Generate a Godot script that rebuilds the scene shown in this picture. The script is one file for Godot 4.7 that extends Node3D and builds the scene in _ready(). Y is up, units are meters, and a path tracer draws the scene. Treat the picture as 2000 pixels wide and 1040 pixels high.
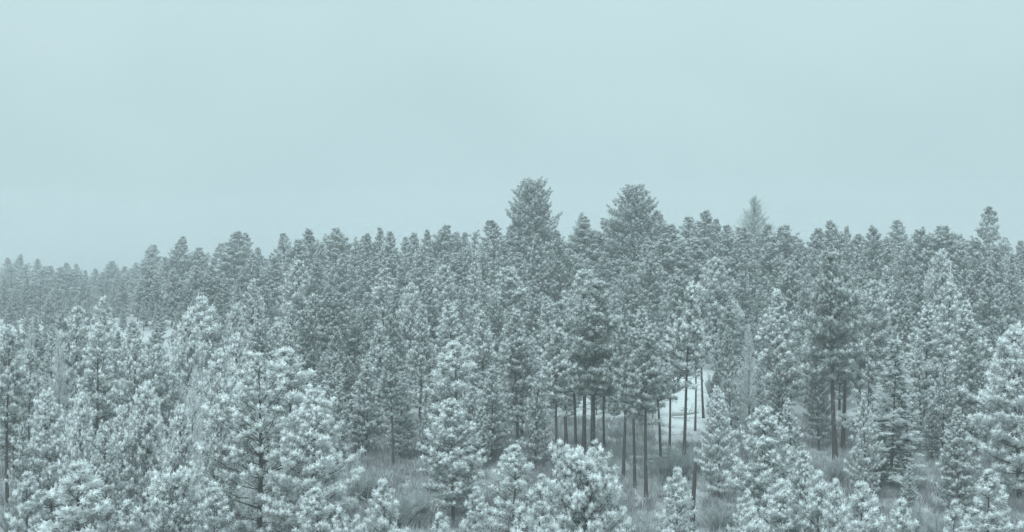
extends Node3D
# A rime-frosted pine forest on a hillside in winter fog, seen across a valley.
# The camera is at the origin and looks along -z; the hillside rises away from it.

const SKY := Color(0.352, 0.468, 0.490)      # linear
var rng := RandomNumberGenerator.new()
var taken := {}
var prototypes := {}
var tufts := {}
var M := {}

# ---------------------------------------------------------------- helpers
func numbered(called: String) -> String:
	var n: int = taken.get(called, -1) + 1
	taken[called] = n
	return called if n == 0 else "%s_%03d" % [called, n]

func tag(o: Node, label: String, category: String, group := "", kind := "") -> void:
	if label: o.set_meta("label", label)
	if category: o.set_meta("category", category)
	if group: o.set_meta("group", group)
	if kind: o.set_meta("kind", kind)

func smooth(a: float, b: float, x: float) -> float:
	return smoothstep(a, b, x)

func ground(x: float, z: float) -> float:
	var d := -z
	var e := d - 130.0
	var lf := smooth(5.0, 95.0, -x) * smooth(180.0, 380.0, d)
	var y := -22.0 + 0.0885 * e - 0.00005 * e * e - 6.5 * lf
	var crest := 345.0 + 55.0 * lf
	if d > crest:
		y -= 0.0016 * minf(d - crest, 60.0) ** 2 + 0.19 * maxf(d - crest - 60.0, 0.0)
	return y + 0.35 * sin(x * 0.11 + 1.3) * sin(d * 0.083 + x * 0.03) + 0.18 * sin(x * 0.31 + d * 0.23)

func solid(albedo: Color, rough := 0.9) -> StandardMaterial3D:
	var m := StandardMaterial3D.new()
	m.albedo_color = albedo.linear_to_srgb()
	m.roughness = rough
	m.metallic_specular = 0.2
	return m

func noise_texture(fr: float, seed_: int, ramp: Gradient, size := 256, octaves := 4) -> NoiseTexture2D:
	var n := FastNoiseLite.new()
	n.seed = seed_
	n.frequency = fr
	n.fractal_octaves = octaves
	var t := NoiseTexture2D.new()
	t.width = size
	t.height = size
	t.seamless = true
	t.noise = n
	t.color_ramp = ramp
	return t

func ramp(stops: Array) -> Gradient:
	var g := Gradient.new()
	var o := PackedFloat32Array()
	var c := PackedColorArray()
	for s in stops:
		o.append(s[0])
		c.append((s[1] as Color).linear_to_srgb())
	g.offsets = o
	g.colors = c
	return g

# a soup of triangles: positions, normals, colours
class Soup:
	var v := PackedVector3Array()
	var n := PackedVector3Array()
	var c := PackedColorArray()
	func tri(a: Vector3, b: Vector3, d: Vector3, col: Color) -> void:
		var nn := (d - a).cross(b - a).normalized()
		v.append(a); v.append(b); v.append(d)
		n.append(nn); n.append(nn); n.append(nn)
		c.append(col); c.append(col); c.append(col)
	func put(s: Soup, t: Transform3D, tint: Color) -> void:
		v.append_array(t * s.v)
		n.append_array(Transform3D(t.basis.orthonormalized(), Vector3.ZERO) * s.n)
		var cc := PackedColorArray()
		cc.resize(s.v.size())
		cc.fill(tint)
		c.append_array(cc)
	func size() -> int:
		return v.size()

func commit(soups: Array, mats: Array) -> ArrayMesh:
	var am := ArrayMesh.new()
	for i in soups.size():
		var s: Soup = soups[i]
		if s.size() == 0:
			continue
		var a := []
		a.resize(Mesh.ARRAY_MAX)
		a[Mesh.ARRAY_VERTEX] = s.v
		a[Mesh.ARRAY_NORMAL] = s.n
		a[Mesh.ARRAY_COLOR] = s.c
		am.add_surface_from_arrays(Mesh.PRIMITIVE_TRIANGLES, a)
		am.surface_set_material(am.get_surface_count() - 1, mats[i])
	return am

func part(called: String, mesh: Mesh, parent: Node) -> MeshInstance3D:
	var o := MeshInstance3D.new()
	o.name = called
	o.mesh = mesh
	parent.add_child(o, true)
	return o

# a tapered tube along points with smooth normals
func tube(s: Soup, pts: PackedVector3Array, radii: PackedFloat32Array, sides: int, col: Color, cap := false) -> void:
	var rings := []
	var norms := []
	for i in pts.size():
		var dir := (pts[mini(i + 1, pts.size() - 1)] - pts[maxi(i - 1, 0)]).normalized()
		var side := dir.cross(Vector3(0.31, 0.17, 0.93)).normalized()
		var up := dir.cross(side)
		var ring := PackedVector3Array()
		var nrm := PackedVector3Array()
		for k in sides:
			var a := TAU * k / sides
			var d := side * cos(a) + up * sin(a)
			ring.append(pts[i] + d * radii[i])
			nrm.append(d)
		rings.append(ring)
		norms.append(nrm)
	for i in pts.size() - 1:
		for k in sides:
			var q := (k + 1) % sides
			var ids := [[i, k], [i + 1, k], [i + 1, q], [i, k], [i + 1, q], [i, q]]
			for p in ids:
				s.v.append(rings[p[0]][p[1]])
				s.n.append(norms[p[0]][p[1]])
				s.c.append(col)
	if cap:
		var e: PackedVector3Array = rings[-1]
		for k in range(1, sides - 1):
			s.tri(e[0], e[k], e[k + 1], col)

# ---------------------------------------------------------------- needle tufts
func puff_tri(s: Soup, a: Vector3, b: Vector3, d: Vector3, heart: Vector3, soft: float) -> void:
	# wound to face outwards, with normals eased towards the round of the puff
	var nn := (d - a).cross(b - a).normalized()
	var out := ((a + b + d) / 3.0 - heart).normalized()
	if nn.dot(out) < 0.0:
		var q := b
		b = d
		d = q
		nn = -nn
	for p in [a, b, d]:
		s.v.append(p)
		s.n.append(nn.lerp((p - heart).normalized(), soft * 0.85).normalized())
		s.c.append(Color.WHITE)

func make_tuft(count: int, reach: float, width: float, spread: float, core: float, solid_core: float) -> Soup:
	var s := Soup.new()
	var heart := Vector3(0, 0.1, 0)
	if solid_core > 0.0:
		# a lumpy ball of rime-caked needles: two rings and two poles
		var ring := []
		for k in 2:
			var r := PackedVector3Array()
			for i in 5:
				var a := TAU * (i + 0.5 * k) / 5.0
				var rr := solid_core * rng.randf_range(0.75, 1.2)
				r.append(heart + Vector3(cos(a) * rr, (0.5 * k - 0.25) * solid_core * 2.0 * rng.randf_range(0.7, 1.2), sin(a) * rr))
			ring.append(r)
		var top := heart + Vector3(0, solid_core * rng.randf_range(1.1, 1.5), 0)
		var low := heart - Vector3(0, solid_core * 1.1, 0)
		for i in 5:
			var q := (i + 1) % 5
			puff_tri(s, ring[0][i], ring[0][q], ring[1][i], heart, 0.75)
			puff_tri(s, ring[0][q], ring[1][q], ring[1][i], heart, 0.75)
			puff_tri(s, top, ring[1][i], ring[1][q], heart, 0.75)
			puff_tri(s, low, ring[0][i], ring[0][q], heart, 0.75)
	for i in count:
		var y := rng.randf() * core
		var az := rng.randf() * TAU
		var pol := lerpf(0.05, spread, sqrt(rng.randf()))
		var d := Vector3(sin(pol) * cos(az), cos(pol), sin(pol) * sin(az))
		var l := reach * rng.randf_range(0.8, 1.1)
		var side := d.cross(Vector3(rng.randf() - 0.5, rng.randf() - 0.5, rng.randf() - 0.5)).normalized() * width * rng.randf_range(0.7, 1.3)
		var o := Vector3(0, y, 0)
		if i % 3 == 0:
			puff_tri(s, o + d * l * 0.3 - side * 0.5, o + d * l * 1.12, o + d * l * 0.3 + side * 0.5, heart, 0.65)
		else:
			puff_tri(s, o + d * l * 0.3, o + d * l * 0.96 - side * 0.5, o + d * l * 1.0 + side * 0.5, heart, 0.65)
	return s

func make_spray(count: int, length: float, width: float) -> Soup:   # a flat twig with side twigs (larch, bare shrubs, fir)
	var s := Soup.new()
	for i in count:
		var t := float(i) / count
		var sd := 1.0 if i % 2 == 0 else -1.0
		var o := Vector3(0, t * length, 0)
		var d := Vector3(sd * rng.randf_range(0.5, 1.0), rng.randf_range(0.5, 1.0), rng.randf_range(-0.6, 0.6)).normalized()
		var l := length * (1.05 - t) * rng.randf_range(0.35, 0.6)
		var side := d.cross(Vector3(0.2, 0.3, 1)).normalized() * width
		s.tri(o - side * 0.5, o + d * l, o + side * 0.5, Color.WHITE)
	s.tri(Vector3(-width * 0.5, 0, 0), Vector3(0, length, 0), Vector3(width * 0.5, 0, 0), Color.WHITE)
	s.tri(Vector3(0, 0, -width * 0.5), Vector3(0, length, 0), Vector3(0, 0, width * 0.5), Color.WHITE)
	return s

func make_tufts() -> void:
	tufts.rime = []
	tufts.green = []
	tufts.twig = []
	tufts.fan = []
	for i in 10:
		tufts.rime.append(make_tuft(30, 0.275, 0.075, 1.8, 0.18, 0.125))
		tufts.green.append(make_tuft(22, 0.29, 0.045, 2.0, 0.18, 0.0))
		tufts.twig.append(make_spray(15, 0.8, 0.05))
		tufts.fan.append(make_spray(14, 0.62, 0.10))

func facing(d: Vector3, spin: float) -> Basis:
	var y := d.normalized()
	var x := y.cross(Vector3(0.37, 0.11, 0.92)).normalized()
	return Basis(x, y, x.cross(y)) * Basis(Vector3.UP, spin)

func add_tuft(rime: Soup, green: Soup, thick: Soup, at: Vector3, d: Vector3, scale: float, frost: float, stretch := 1.0, outer := false) -> void:
	var t := Transform3D(facing(d, rng.randf() * TAU).scaled_local(Vector3(scale, scale * stretch, scale)), at)
	var g := rng.randf_range(0.8, 1.08)
	if rng.randf() < frost:
		(thick if outer else rime).put(tufts.rime[rng.randi() % 10], t, Color(g, g, g))
		if rng.randf() < 0.15:
			green.put(tufts.green[rng.randi() % 10], t, Color(g, g, g))
	else:
		green.put(tufts.green[rng.randi() % 10], t, Color(g * 1.05, g, g))
		if rng.randf() < 0.45:   # a dusting of rime on a green tuft
			rime.put(tufts.green[rng.randi() % 10], t, Color(g, g, g))

# ---------------------------------------------------------------- trees
# p: height, base (crown begins at this share of the height), radius, top (steepness of the top), frost, whorl, tuft, stretch, rough
func crown_width(p: Dictionary, t: float) -> float:   # t: 0 at crown base, 1 at the tip
	var w := 0.0
	match p.shape:
		"cone": w = 1.05 * pow(1.0 - t, 0.88) * smooth(-0.15, 0.14, t) + 0.03
		"egg": w = 1.04 * pow(1.0 - t, 0.74) * smooth(-0.3, 0.38, t) * 1.1 + 0.03
		"dome": w = sqrt(maxf(0.0, 1.0 - pow(t, 2.2))) * smooth(-0.35, 0.3, t) + 0.05
		"spire": w = pow(1.0 - t, 0.9) * smooth(-0.1, 0.1, t) + 0.03
	return w * p.radius * 1.12

func pine(p: Dictionary) -> Node3D:
	rng.seed = p.seed
	var root := Node3D.new()
	var bark := Soup.new()
	var rime := Soup.new()
	var green := Soup.new()
	var thick := Soup.new()
	var H: float = p.height
	var lean := Vector3(rng.randf_range(-1, 1), 0, rng.randf_range(-1, 1)) * 0.022 * H
	var bend := rng.randf_range(0.0, TAU)
	var stem := func(h: float) -> Vector3:
		var t: float = h / H
		return lean * t * t + Vector3(sin(t * 5.0 + bend), 0, cos(t * 4.3 + bend)) * 0.011 * H * t + Vector3(0, h, 0)
	var girth: float = p.get("thick", 0.015) * H
	var pts := PackedVector3Array()
	var rad := PackedFloat32Array()
	for i in 10:
		var t := i / 9.0
		pts.append(stem.call(H * 0.985 * t - (0.4 if i == 0 else 0.0)))
		rad.append(girth * (pow(1.0 - t, 0.8) + 0.03) * (1.25 if i == 0 else 1.0))
	tube(bark, pts, rad, 8, Color(1, 1, 1))
	var leaders := [[Vector3.ZERO, H]]
	for k in p.get("tops", 0):
		leaders.append([Vector3(rng.randf_range(-1, 1), 0, rng.randf_range(-0.6, 0.6)) * p.radius * 0.32, H * rng.randf_range(0.93, 0.99)])
	var h: float = H * p.base
	var gap: float = p.get("whorl", 0.55)
	while h < H * 0.985:
		var t: float = (h - H * p.base) / (H * (1.0 - p.base))
		var w := crown_width(p, t)
		var n: int = 8 if w > 3.0 else 7 if w > 1.7 else 5
		var az := rng.randf() * TAU
		for k in n:
			if rng.randf() < p.get("gaps", 0.08):
				continue
			var a := az + TAU * k / n + rng.randf_range(-0.35, 0.35)
			var L: float = w * rng.randf_range(1.0 - p.get("rough", 0.3), 1.0 + 0.55 * p.get("rough", 0.3))
			if rng.randf() < 0.05:
				L *= 1.2
			var pitch: float = lerpf(p.get("low_pitch", -0.1), p.get("high_pitch", 0.95), pow(t, 1.1)) + rng.randf_range(-0.18, 0.18)
			var o: Vector3 = stem.call(clampf(h + rng.randf_range(-0.28, 0.28) * gap, H * 0.03, H * 0.985))
			L /= lerpf(1.0, maxf(cos(pitch), 0.5), 0.4)
			bough(bark, rime, green, thick, o, a, L, pitch, p, t)
		h += gap * rng.randf_range(0.75, 1.25) * lerpf(1.3, 0.7, t)
	# the leader shoots at the very top
	for l in leaders:
		var off: Vector3 = l[0]
		var top: Vector3 = stem.call(H) + off
		top.y = l[1]
		if off != Vector3.ZERO:
			var b: Vector3 = stem.call(H * 0.8)
			tube(bark, PackedVector3Array([b, b.lerp(top, 0.6) + off * 0.25, top]), PackedFloat32Array([0.05, 0.04, 0.015]), 4, Color.WHITE)
			for k in 9:
				add_tuft(rime, green, thick, b.lerp(top, 0.35 + 0.07 * k) + off * 0.2 * (1 - k / 9.0) + Vector3(rng.randf_range(-1, 1), 0, rng.randf_range(-1, 1)) * 0.32 * (1 - k / 11.0), Vector3(rng.randf_range(-0.6, 0.6), 1, rng.randf_range(-0.6, 0.6)), p.tuft, p.frost, 1.3, rng.randf() < 0.5)
		for k in 7:   # a candle of tufts that widens downwards
			var out := Vector3(rng.randf_range(-1, 1), 0, rng.randf_range(-1, 1)) * 0.035 * k
			add_tuft(rime, green, thick, top + out - Vector3(0, 0.17 * k + 0.12, 0), Vector3(out.x * 2.0, 1, out.z * 2.0), p.tuft * (0.4 + 0.075 * k), minf(1.0, p.frost + 0.25), 1.5, true)
	part("trunk", commit([bark], [M.bark]), root)
	part("crown", commit([rime, green, thick], [M.rime, M[p.get("needles", "needles")], M.rime]), root)
	# bare, broken lower limbs, each its own piece
	for k in p.get("dead", 0):
		var s := Soup.new()
		var hh: float = H * rng.randf_range(0.12, p.base)
		var o: Vector3 = stem.call(hh)
		var a := rng.randf() * TAU
		dead_limb(s, o, a, rng.randf_range(0.5, 1.7), rng.randf_range(-0.35, 0.25))
		part("dead_branch", commit([s], [M.grey_wood]), root)
	return root

func dead_limb(s: Soup, o: Vector3, a: float, L: float, pitch: float) -> void:
	var f := Vector3(cos(a), 0, sin(a))
	var e := o + f * L * cos(pitch) + Vector3(0, L * sin(pitch) , 0)
	var m := o.lerp(e, 0.5) + Vector3(0, 0.08 * L, 0)
	tube(s, PackedVector3Array([o, m, e]), PackedFloat32Array([0.035, 0.022, 0.008]), 4, Color.WHITE)
	for k in 3:
		var b := o.lerp(e, rng.randf_range(0.35, 0.9))
		var d := Vector3(cos(a + rng.randf_range(-1, 1)), rng.randf_range(-0.5, 0.6), sin(a + rng.randf_range(-1, 1))).normalized()
		tube(s, PackedVector3Array([b, b + d * L * 0.35]), PackedFloat32Array([0.014, 0.005]), 3, Color.WHITE)

func bough(bark: Soup, rime: Soup, green: Soup, thick: Soup, o: Vector3, a: float, L: float, pitch: float, p: Dictionary, t: float) -> void:
	var f := Vector3(cos(a), 0, sin(a))
	var side := Vector3(-sin(a), 0, cos(a))
	var curl: float = p.get("curl", 0.32)
	var at := func(u: float) -> Vector3:
		return o + f * (L * u * cos(pitch)) + Vector3(0, L * u * sin(pitch) + curl * L * u * u, 0)
	var r := 0.012 + 0.012 * L
	tube(bark, PackedVector3Array([o, at.call(0.5), at.call(0.97)]), PackedFloat32Array([r, r * 0.7, 0.008]), 3, Color.WHITE)
	var tip: Vector3 = at.call(1.0)
	var out: Vector3 = (tip - at.call(0.8)).normalized()
	var up := Vector3(0, p.get("lift", 1.15), 0)
	var sz: float = p.tuft * lerpf(1.06, 0.66, t * t)     # the young shoots at the top carry shorter needles
	add_tuft(rime, green, thick, tip, out + up, sz * rng.randf_range(0.95, 1.25), p.frost + 0.2, p.get("stretch", 1.25), true)
	add_tuft(rime, green, thick, at.call(0.86), out + up * 0.6 + side * rng.randf_range(-0.4, 0.4), sz * rng.randf_range(0.8, 1.05), p.frost, p.get("stretch", 1.25))
	var u := p.get("inner", 0.34) as float
	var step: float = clampf(p.get("twig", 0.42) / maxf(L, 0.3), 0.1, 0.5)
	while u < 0.98:
		for sd in [-1.0, 1.0]:
			if rng.randf() < 0.14:
				continue
			var b: Vector3 = at.call(u)
			var len: float = L * (1.08 - u) * rng.randf_range(0.35, 0.62) + 0.12
			var d: Vector3 = (out * 0.75 + side * sd * rng.randf_range(0.6, 1.0) + Vector3(0, rng.randf_range(-0.05, 0.45), 0)).normalized()
			var e := b + d * len
			tube(bark, PackedVector3Array([b, e]), PackedFloat32Array([0.014, 0.006]), 3, Color.WHITE)
			add_tuft(rime, green, thick, e, d + up, sz * rng.randf_range(0.75, 1.12), p.frost, p.get("stretch", 1.25), rng.randf() < 0.55)
			if len > 0.55:
				add_tuft(rime, green, thick, b.lerp(e, 0.55), d + up, sz * rng.randf_range(0.7, 0.95), p.frost * 0.75)
			if u < 0.6 and rng.randf() < 0.5:
				add_tuft(rime, green, thick, b + Vector3(0, 0.05, 0), out + up * 0.5, sz * 0.85, p.frost * 0.4)
		u += step

func larch(p: Dictionary) -> Node3D:     # leafless or thin-leaved, every twig coated in rime
	rng.seed = p.seed
	var root := Node3D.new()
	var bark := Soup.new()
	var rime := Soup.new()
	var H: float = p.height
	var wob := rng.randf() * TAU
	var stem := func(h: float) -> Vector3:
		return Vector3(sin(h * 0.35 + wob), 0, cos(h * 0.3 + wob)) * 0.01 * h + Vector3(0, h, 0)
	var pts := PackedVector3Array()
	var rad := PackedFloat32Array()
	for i in 9:
		pts.append(stem.call(H * i / 8.0 - (0.4 if i == 0 else 0.0)))
		rad.append(0.011 * H * (1.0 - i / 8.2))
	tube(bark, pts, rad, 7, Color.WHITE)
	var h: float = H * p.base
	while h < H:
		var t: float = (h - H * p.base) / (H * (1.0 - p.base))
		var w := crown_width(p, t)
		for k in 4:
			var a := rng.randf() * TAU
			var L := maxf(w * rng.randf_range(0.6, 1.15), 0.2)
			var pitch: float = lerpf(p.get("low_pitch", 0.15), p.get("high_pitch", 0.9), t) + rng.randf_range(-0.2, 0.2)
			var f := Vector3(cos(a) * cos(pitch), sin(pitch), sin(a) * cos(pitch))
			var o: Vector3 = stem.call(h)
			var e := o + f * L + Vector3(0, p.get("curl", 0.25) * L, 0)
			var mid := o.lerp(e, 0.5) - Vector3(0, 0.08 * L, 0)
			tube(bark, PackedVector3Array([o, mid, e]), PackedFloat32Array([0.012 + 0.008 * L, 0.014, 0.006]), 3, Color.WHITE)
			var m: int = int(maxf(2.0, L / p.get("twig", 0.26)))
			for j in m:
				var q := (j + 0.8) / m
				var b := o.lerp(mid, q * 2) if q < 0.5 else mid.lerp(e, q * 2 - 1)
				var d := (f * 0.6 + Vector3(rng.randf_range(-0.8, 0.8), p.get("lift", 0.7) + rng.randf_range(-0.3, 0.5), rng.randf_range(-0.8, 0.8))).normalized()
				var g := rng.randf_range(0.85, 1.05)
				rime.put(tufts.twig[rng.randi() % 10], Transform3D(facing(d, rng.randf() * TAU).scaled_local(Vector3.ONE * p.tuft * rng.randf_range(0.7, 1.2) * lerpf(1.0, 0.6, t)), b), Color(g, g, g))
				if rng.randf() < p.get("fluff", 0.3):
					rime.put(tufts.green[rng.randi() % 10], Transform3D(facing(d, rng.randf() * TAU).scaled_local(Vector3(0.7, 1.5, 0.7) * p.tuft), b + d * 0.3), Color(g, g, g))
		h += p.get("whorl", 0.4) * rng.randf_range(0.8, 1.2)
	part("trunk", commit([bark], [M.bark]), root)
	part("crown", commit([rime], [M[p.get("coat", "rime_twig")]]), root)
	return root

func fir(p: Dictionary) -> Node3D:       # tiers of boughs, each bough a piece of its own
	rng.seed = p.seed
	var root := Node3D.new()
	var bark := Soup.new()
	var H: float = p.height
	var pts := PackedVector3Array()
	var rad := PackedFloat32Array()
	for i in 8:
		pts.append(Vector3(0.05 * sin(i * 1.3), H * i / 7.0 - (0.4 if i == 0 else 0.0), 0.05 * cos(i)))
		rad.append(0.0125 * H * (1.0 - i / 7.3))
	tube(bark, pts, rad, 8, Color.WHITE)
	part("trunk", commit([bark], [M.bark]), root)
	var h: float = H * p.base
	var leader := Soup.new()
	for k in 7:
		leader.put(tufts.fan[k], Transform3D(facing(Vector3(rng.randf_range(-0.5, 0.5), 1, rng.randf_range(-0.5, 0.5)), k).scaled_local(Vector3.ONE * 0.8), Vector3(0, H - 0.15 * k - 0.3, 0)), Color.WHITE)
	part("leader_shoot", commit([leader], [M.rime]), root)
	while h < H * 0.97:
		var t: float = (h - H * p.base) / (H * (1.0 - p.base))
		var w := crown_width(p, t)
		var az := rng.randf() * TAU
		for k in 4:
			if rng.randf() < p.get("gaps", 0.2):
				continue
			var a := az + TAU * k / 4 + rng.randf_range(-0.4, 0.4)
			var L := w * rng.randf_range(0.6, 1.3) + 0.2
			var pitch := lerpf(-0.28, 0.7, t) + rng.randf_range(-0.15, 0.15)
			var wood := Soup.new()
			var rime := Soup.new()
			var green := Soup.new()
			var f := Vector3(cos(a), 0, sin(a))
			var side := Vector3(-sin(a), 0, cos(a))
			var o := Vector3(0, h, 0)
			var at := func(u: float) -> Vector3: return o + f * (L * u * cos(pitch)) + Vector3(0, L * u * sin(pitch) - 0.16 * L * u + 0.2 * L * u * u, 0)
			tube(wood, PackedVector3Array([o, at.call(0.5), at.call(0.96)]), PackedFloat32Array([0.015 + 0.012 * L, 0.02, 0.008]), 3, Color.WHITE)
			var u := 0.22
			while u < 1.02:
				for sd in [-1.0, 1.0, 0.0]:
					var b: Vector3 = at.call(minf(u, 1.0))
					var d: Vector3 = (f * rng.randf_range(0.6, 1.0) + side * sd * rng.randf_range(0.5, 1.1) + Vector3(0, rng.randf_range(-0.25, 0.2), 0)).normalized()
					var g := rng.randf_range(0.86, 1.05)
					var tr := Transform3D(facing(d, rng.randf() * TAU).scaled_local(Vector3.ONE * (0.75 + 0.4 * L * (1.1 - u)) * rng.randf_range(0.8, 1.1)), b)
					if rng.randf() < p.frost + (0.4 if u > 0.62 else -0.1):
						rime.put(tufts.fan[rng.randi() % 10], tr, Color(g, g, g))
					else:
						green.put(tufts.fan[rng.randi() % 10], tr, Color(g, g, g))
				u += 0.26 / maxf(L, 0.4)
			part("bough", commit([wood, rime, green], [M.bark, M.rime, M.needles]), root)
		h += 0.4 * rng.randf_range(0.8, 1.2)
	return root

func snag(p: Dictionary) -> Node3D:      # a dead standing pole with a broken top
	rng.seed = p.seed
	var root := Node3D.new()
	var s := Soup.new()
	var H: float = p.height
	tube(s, PackedVector3Array([Vector3(0, -0.4, 0), Vector3(-0.05, H * 0.4, 0), Vector3(-0.16, H * 0.8, 0.02), Vector3(-0.24, H, 0.05)]), PackedFloat32Array([0.2, 0.16, 0.13, 0.1]), 8, Color.WHITE, true)
	part("trunk", commit([s], [M.bark]), root)
	for k in p.get("dead", 3):
		var b := Soup.new()
		dead_limb(b, Vector3(-0.1, H * rng.randf_range(0.2, 0.9), 0), rng.randf() * TAU, rng.randf_range(0.4, 1.2), rng.randf_range(-0.2, 0.5))
		part("dead_branch", commit([b], [M.grey_wood]), root)
	return root

func shrub(p: Dictionary) -> Node3D:     # a rime-coated bush of many stems
	rng.seed = p.seed
	var root := Node3D.new()
	var wood := Soup.new()
	var rime := Soup.new()
	for k in 26:
		var a := rng.randf() * TAU
		var sp := rng.randf_range(0.1, 0.8)
		var L: float = p.height * rng.randf_range(0.55, 1.0)
		var d := Vector3(cos(a) * sp, 1, sin(a) * sp).normalized()
		var o := Vector3(cos(a), 0, sin(a)) * rng.randf() * 0.3
		var e := o + d * L
		tube(wood, PackedVector3Array([o - Vector3(0, 0.2, 0), o.lerp(e, 0.5) + d.cross(Vector3.UP) * 0.1, e]), PackedFloat32Array([0.03, 0.02, 0.006]), 3, Color.WHITE)
		for j in 6:
			var g := rng.randf_range(0.8, 1.05)
			rime.put(tufts.twig[rng.randi() % 10], Transform3D(facing(d + Vector3(rng.randf_range(-0.7, 0.7), 0.2, rng.randf_range(-0.7, 0.7)), rng.randf() * TAU).scaled_local(Vector3.ONE * rng.randf_range(0.7, 1.2)), o.lerp(e, 0.25 + 0.13 * j)), Color(g, g, g))
	part("stems", commit([wood], [M.bark]), root)
	part("foliage", commit([rime], [M[p.get("coat", "rime_twig")]]), root)
	return root

func recipe(kind: String) -> Dictionary:
	match kind:
		"young_pine": return {"make": "pine", "seed": 11, "height": 14.0, "base": 0.1, "radius": 3.1, "shape": "cone", "frost": 0.7, "tuft": 0.95}
		"puffy_pine": return {"make": "pine", "seed": 12, "height": 13.0, "base": 0.12, "radius": 3.2, "shape": "egg", "frost": 0.76, "tuft": 1.1, "low_pitch": 0.0, "whorl": 0.62, "twig": 0.5, "high_pitch": 0.8}
		"open_pine": return {"make": "pine", "seed": 13, "height": 14.0, "base": 0.08, "radius": 3.4, "shape": "cone", "frost": 0.74, "tuft": 1.0, "whorl": 0.7, "gaps": 0.18, "rough": 0.45, "low_pitch": 0.05, "high_pitch": 0.8, "twig": 0.5, "inner": 0.45}
		"slim_pine": return {"make": "pine", "seed": 14, "height": 14.0, "base": 0.1, "radius": 2.7, "shape": "cone", "frost": 0.7, "tuft": 0.9}
		"spired_pine": return {"make": "pine", "seed": 15, "height": 15.0, "base": 0.1, "radius": 3.3, "shape": "cone", "frost": 0.65, "tuft": 0.9}
		"green_pine": return {"make": "pine", "seed": 16, "height": 15.0, "base": 0.12, "radius": 3.2, "shape": "egg", "frost": 0.5, "tuft": 0.95}
		"round_pine": return {"make": "pine", "seed": 17, "height": 14.0, "base": 0.15, "radius": 3.1, "shape": "egg", "frost": 0.66, "tuft": 0.95, "tops": 1}
		"tall_pine": return {"make": "pine", "seed": 18, "height": 18.0, "base": 0.4, "radius": 3.3, "shape": "egg", "frost": 0.66, "tuft": 1.0, "dead": 14, "gaps": 0.15, "rough": 0.4, "low_pitch": -0.25}
		"bare_stemmed_pine": return {"make": "pine", "seed": 19, "height": 17.0, "base": 0.46, "radius": 2.4, "shape": "egg", "frost": 0.68, "tuft": 0.95, "dead": 12, "gaps": 0.2, "rough": 0.4, "low_pitch": -0.2, "thick": 0.0135}
		"giant_pine": return {"make": "pine", "seed": 20, "height": 24.0, "base": 0.15, "radius": 4.7, "shape": "dome", "frost": 0.7, "tuft": 1.1, "tops": 3, "whorl": 0.55, "rough": 0.35, "low_pitch": 0.0, "high_pitch": 0.62, "inner": 0.3}
		"twin_topped_pine": return {"make": "pine", "seed": 21, "height": 22.0, "base": 0.15, "radius": 6.5, "shape": "egg", "frost": 0.66, "tuft": 1.1, "tops": 2, "whorl": 0.55, "rough": 0.4, "low_pitch": 0.0, "inner": 0.3, "high_pitch": 0.62}
		"plumed_pine": return {"make": "pine", "seed": 22, "height": 13.0, "base": 0.08, "radius": 2.6, "shape": "egg", "frost": 0.92, "tuft": 0.85, "stretch": 1.8, "lift": 1.7, "low_pitch": 0.25, "high_pitch": 1.15, "curl": 0.45, "needles": "grey_needles"}
		"white_pine": return {"make": "pine", "seed": 23, "height": 14.0, "base": 0.08, "radius": 3.6, "shape": "egg", "frost": 0.88, "tuft": 1.05, "whorl": 0.55, "needles": "grey_needles"}
		"dark_hearted_pine": return {"make": "pine", "seed": 24, "height": 15.0, "base": 0.08, "radius": 3.7, "shape": "egg", "frost": 0.68, "tuft": 1.05, "whorl": 0.75, "gaps": 0.2, "rough": 0.4, "twig": 0.55, "inner": 0.5, "low_pitch": 0.0}
		"sapling_pine": return {"make": "pine", "seed": 25, "height": 7.5, "base": 0.06, "radius": 2.0, "shape": "cone", "frost": 0.92, "tuft": 1.0, "whorl": 0.6, "rough": 0.4, "lift": 1.0, "curl": 0.35, "inner": 0.5}
		"bushy_pine": return {"make": "pine", "seed": 26, "height": 8.0, "base": 0.05, "radius": 3.0, "shape": "dome", "frost": 0.92, "tuft": 0.95, "whorl": 0.5, "low_pitch": 0.1}
		"dense_pine": return {"make": "pine", "seed": 41, "height": 14.0, "base": 0.1, "radius": 2.6, "shape": "cone", "frost": 0.66, "tuft": 0.82, "whorl": 0.48, "twig": 0.36, "rough": 0.2}
		"ragged_pine": return {"make": "pine", "seed": 42, "height": 14.5, "base": 0.22, "radius": 3.2, "shape": "cone", "frost": 0.6, "tuft": 1.0, "whorl": 0.85, "gaps": 0.3, "rough": 0.6, "low_pitch": -0.2, "twig": 0.5, "dead": 5}
		"pointed_pine": return {"make": "pine", "seed": 43, "height": 14.0, "base": 0.1, "radius": 3.0, "shape": "spire", "frost": 0.68, "tuft": 0.85, "rough": 0.35, "curl": 0.45}
		"wispy_larch": return {"make": "larch", "seed": 27, "height": 18.0, "base": 0.15, "radius": 4.6, "shape": "cone", "tuft": 1.15, "whorl": 0.2, "fluff": 0.1}
		"feathery_larch": return {"make": "larch", "seed": 28, "height": 13.0, "base": 0.06, "radius": 2.7, "shape": "cone", "tuft": 1.0, "whorl": 0.42, "fluff": 0.4, "low_pitch": 0.5, "high_pitch": 1.2, "lift": 1.0, "coat": "rime_twig"}
		"bare_tree": return {"make": "larch", "seed": 29, "height": 13.0, "base": 0.3, "radius": 2.4, "shape": "egg", "tuft": 1.0, "whorl": 0.8, "fluff": 0.0, "twig": 0.7, "low_pitch": 0.5, "high_pitch": 1.1}
		"snowy_fir": return {"make": "fir", "seed": 30, "height": 14.0, "base": 0.08, "radius": 2.7, "shape": "spire", "frost": 0.62, "gaps": 0.12}
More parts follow.
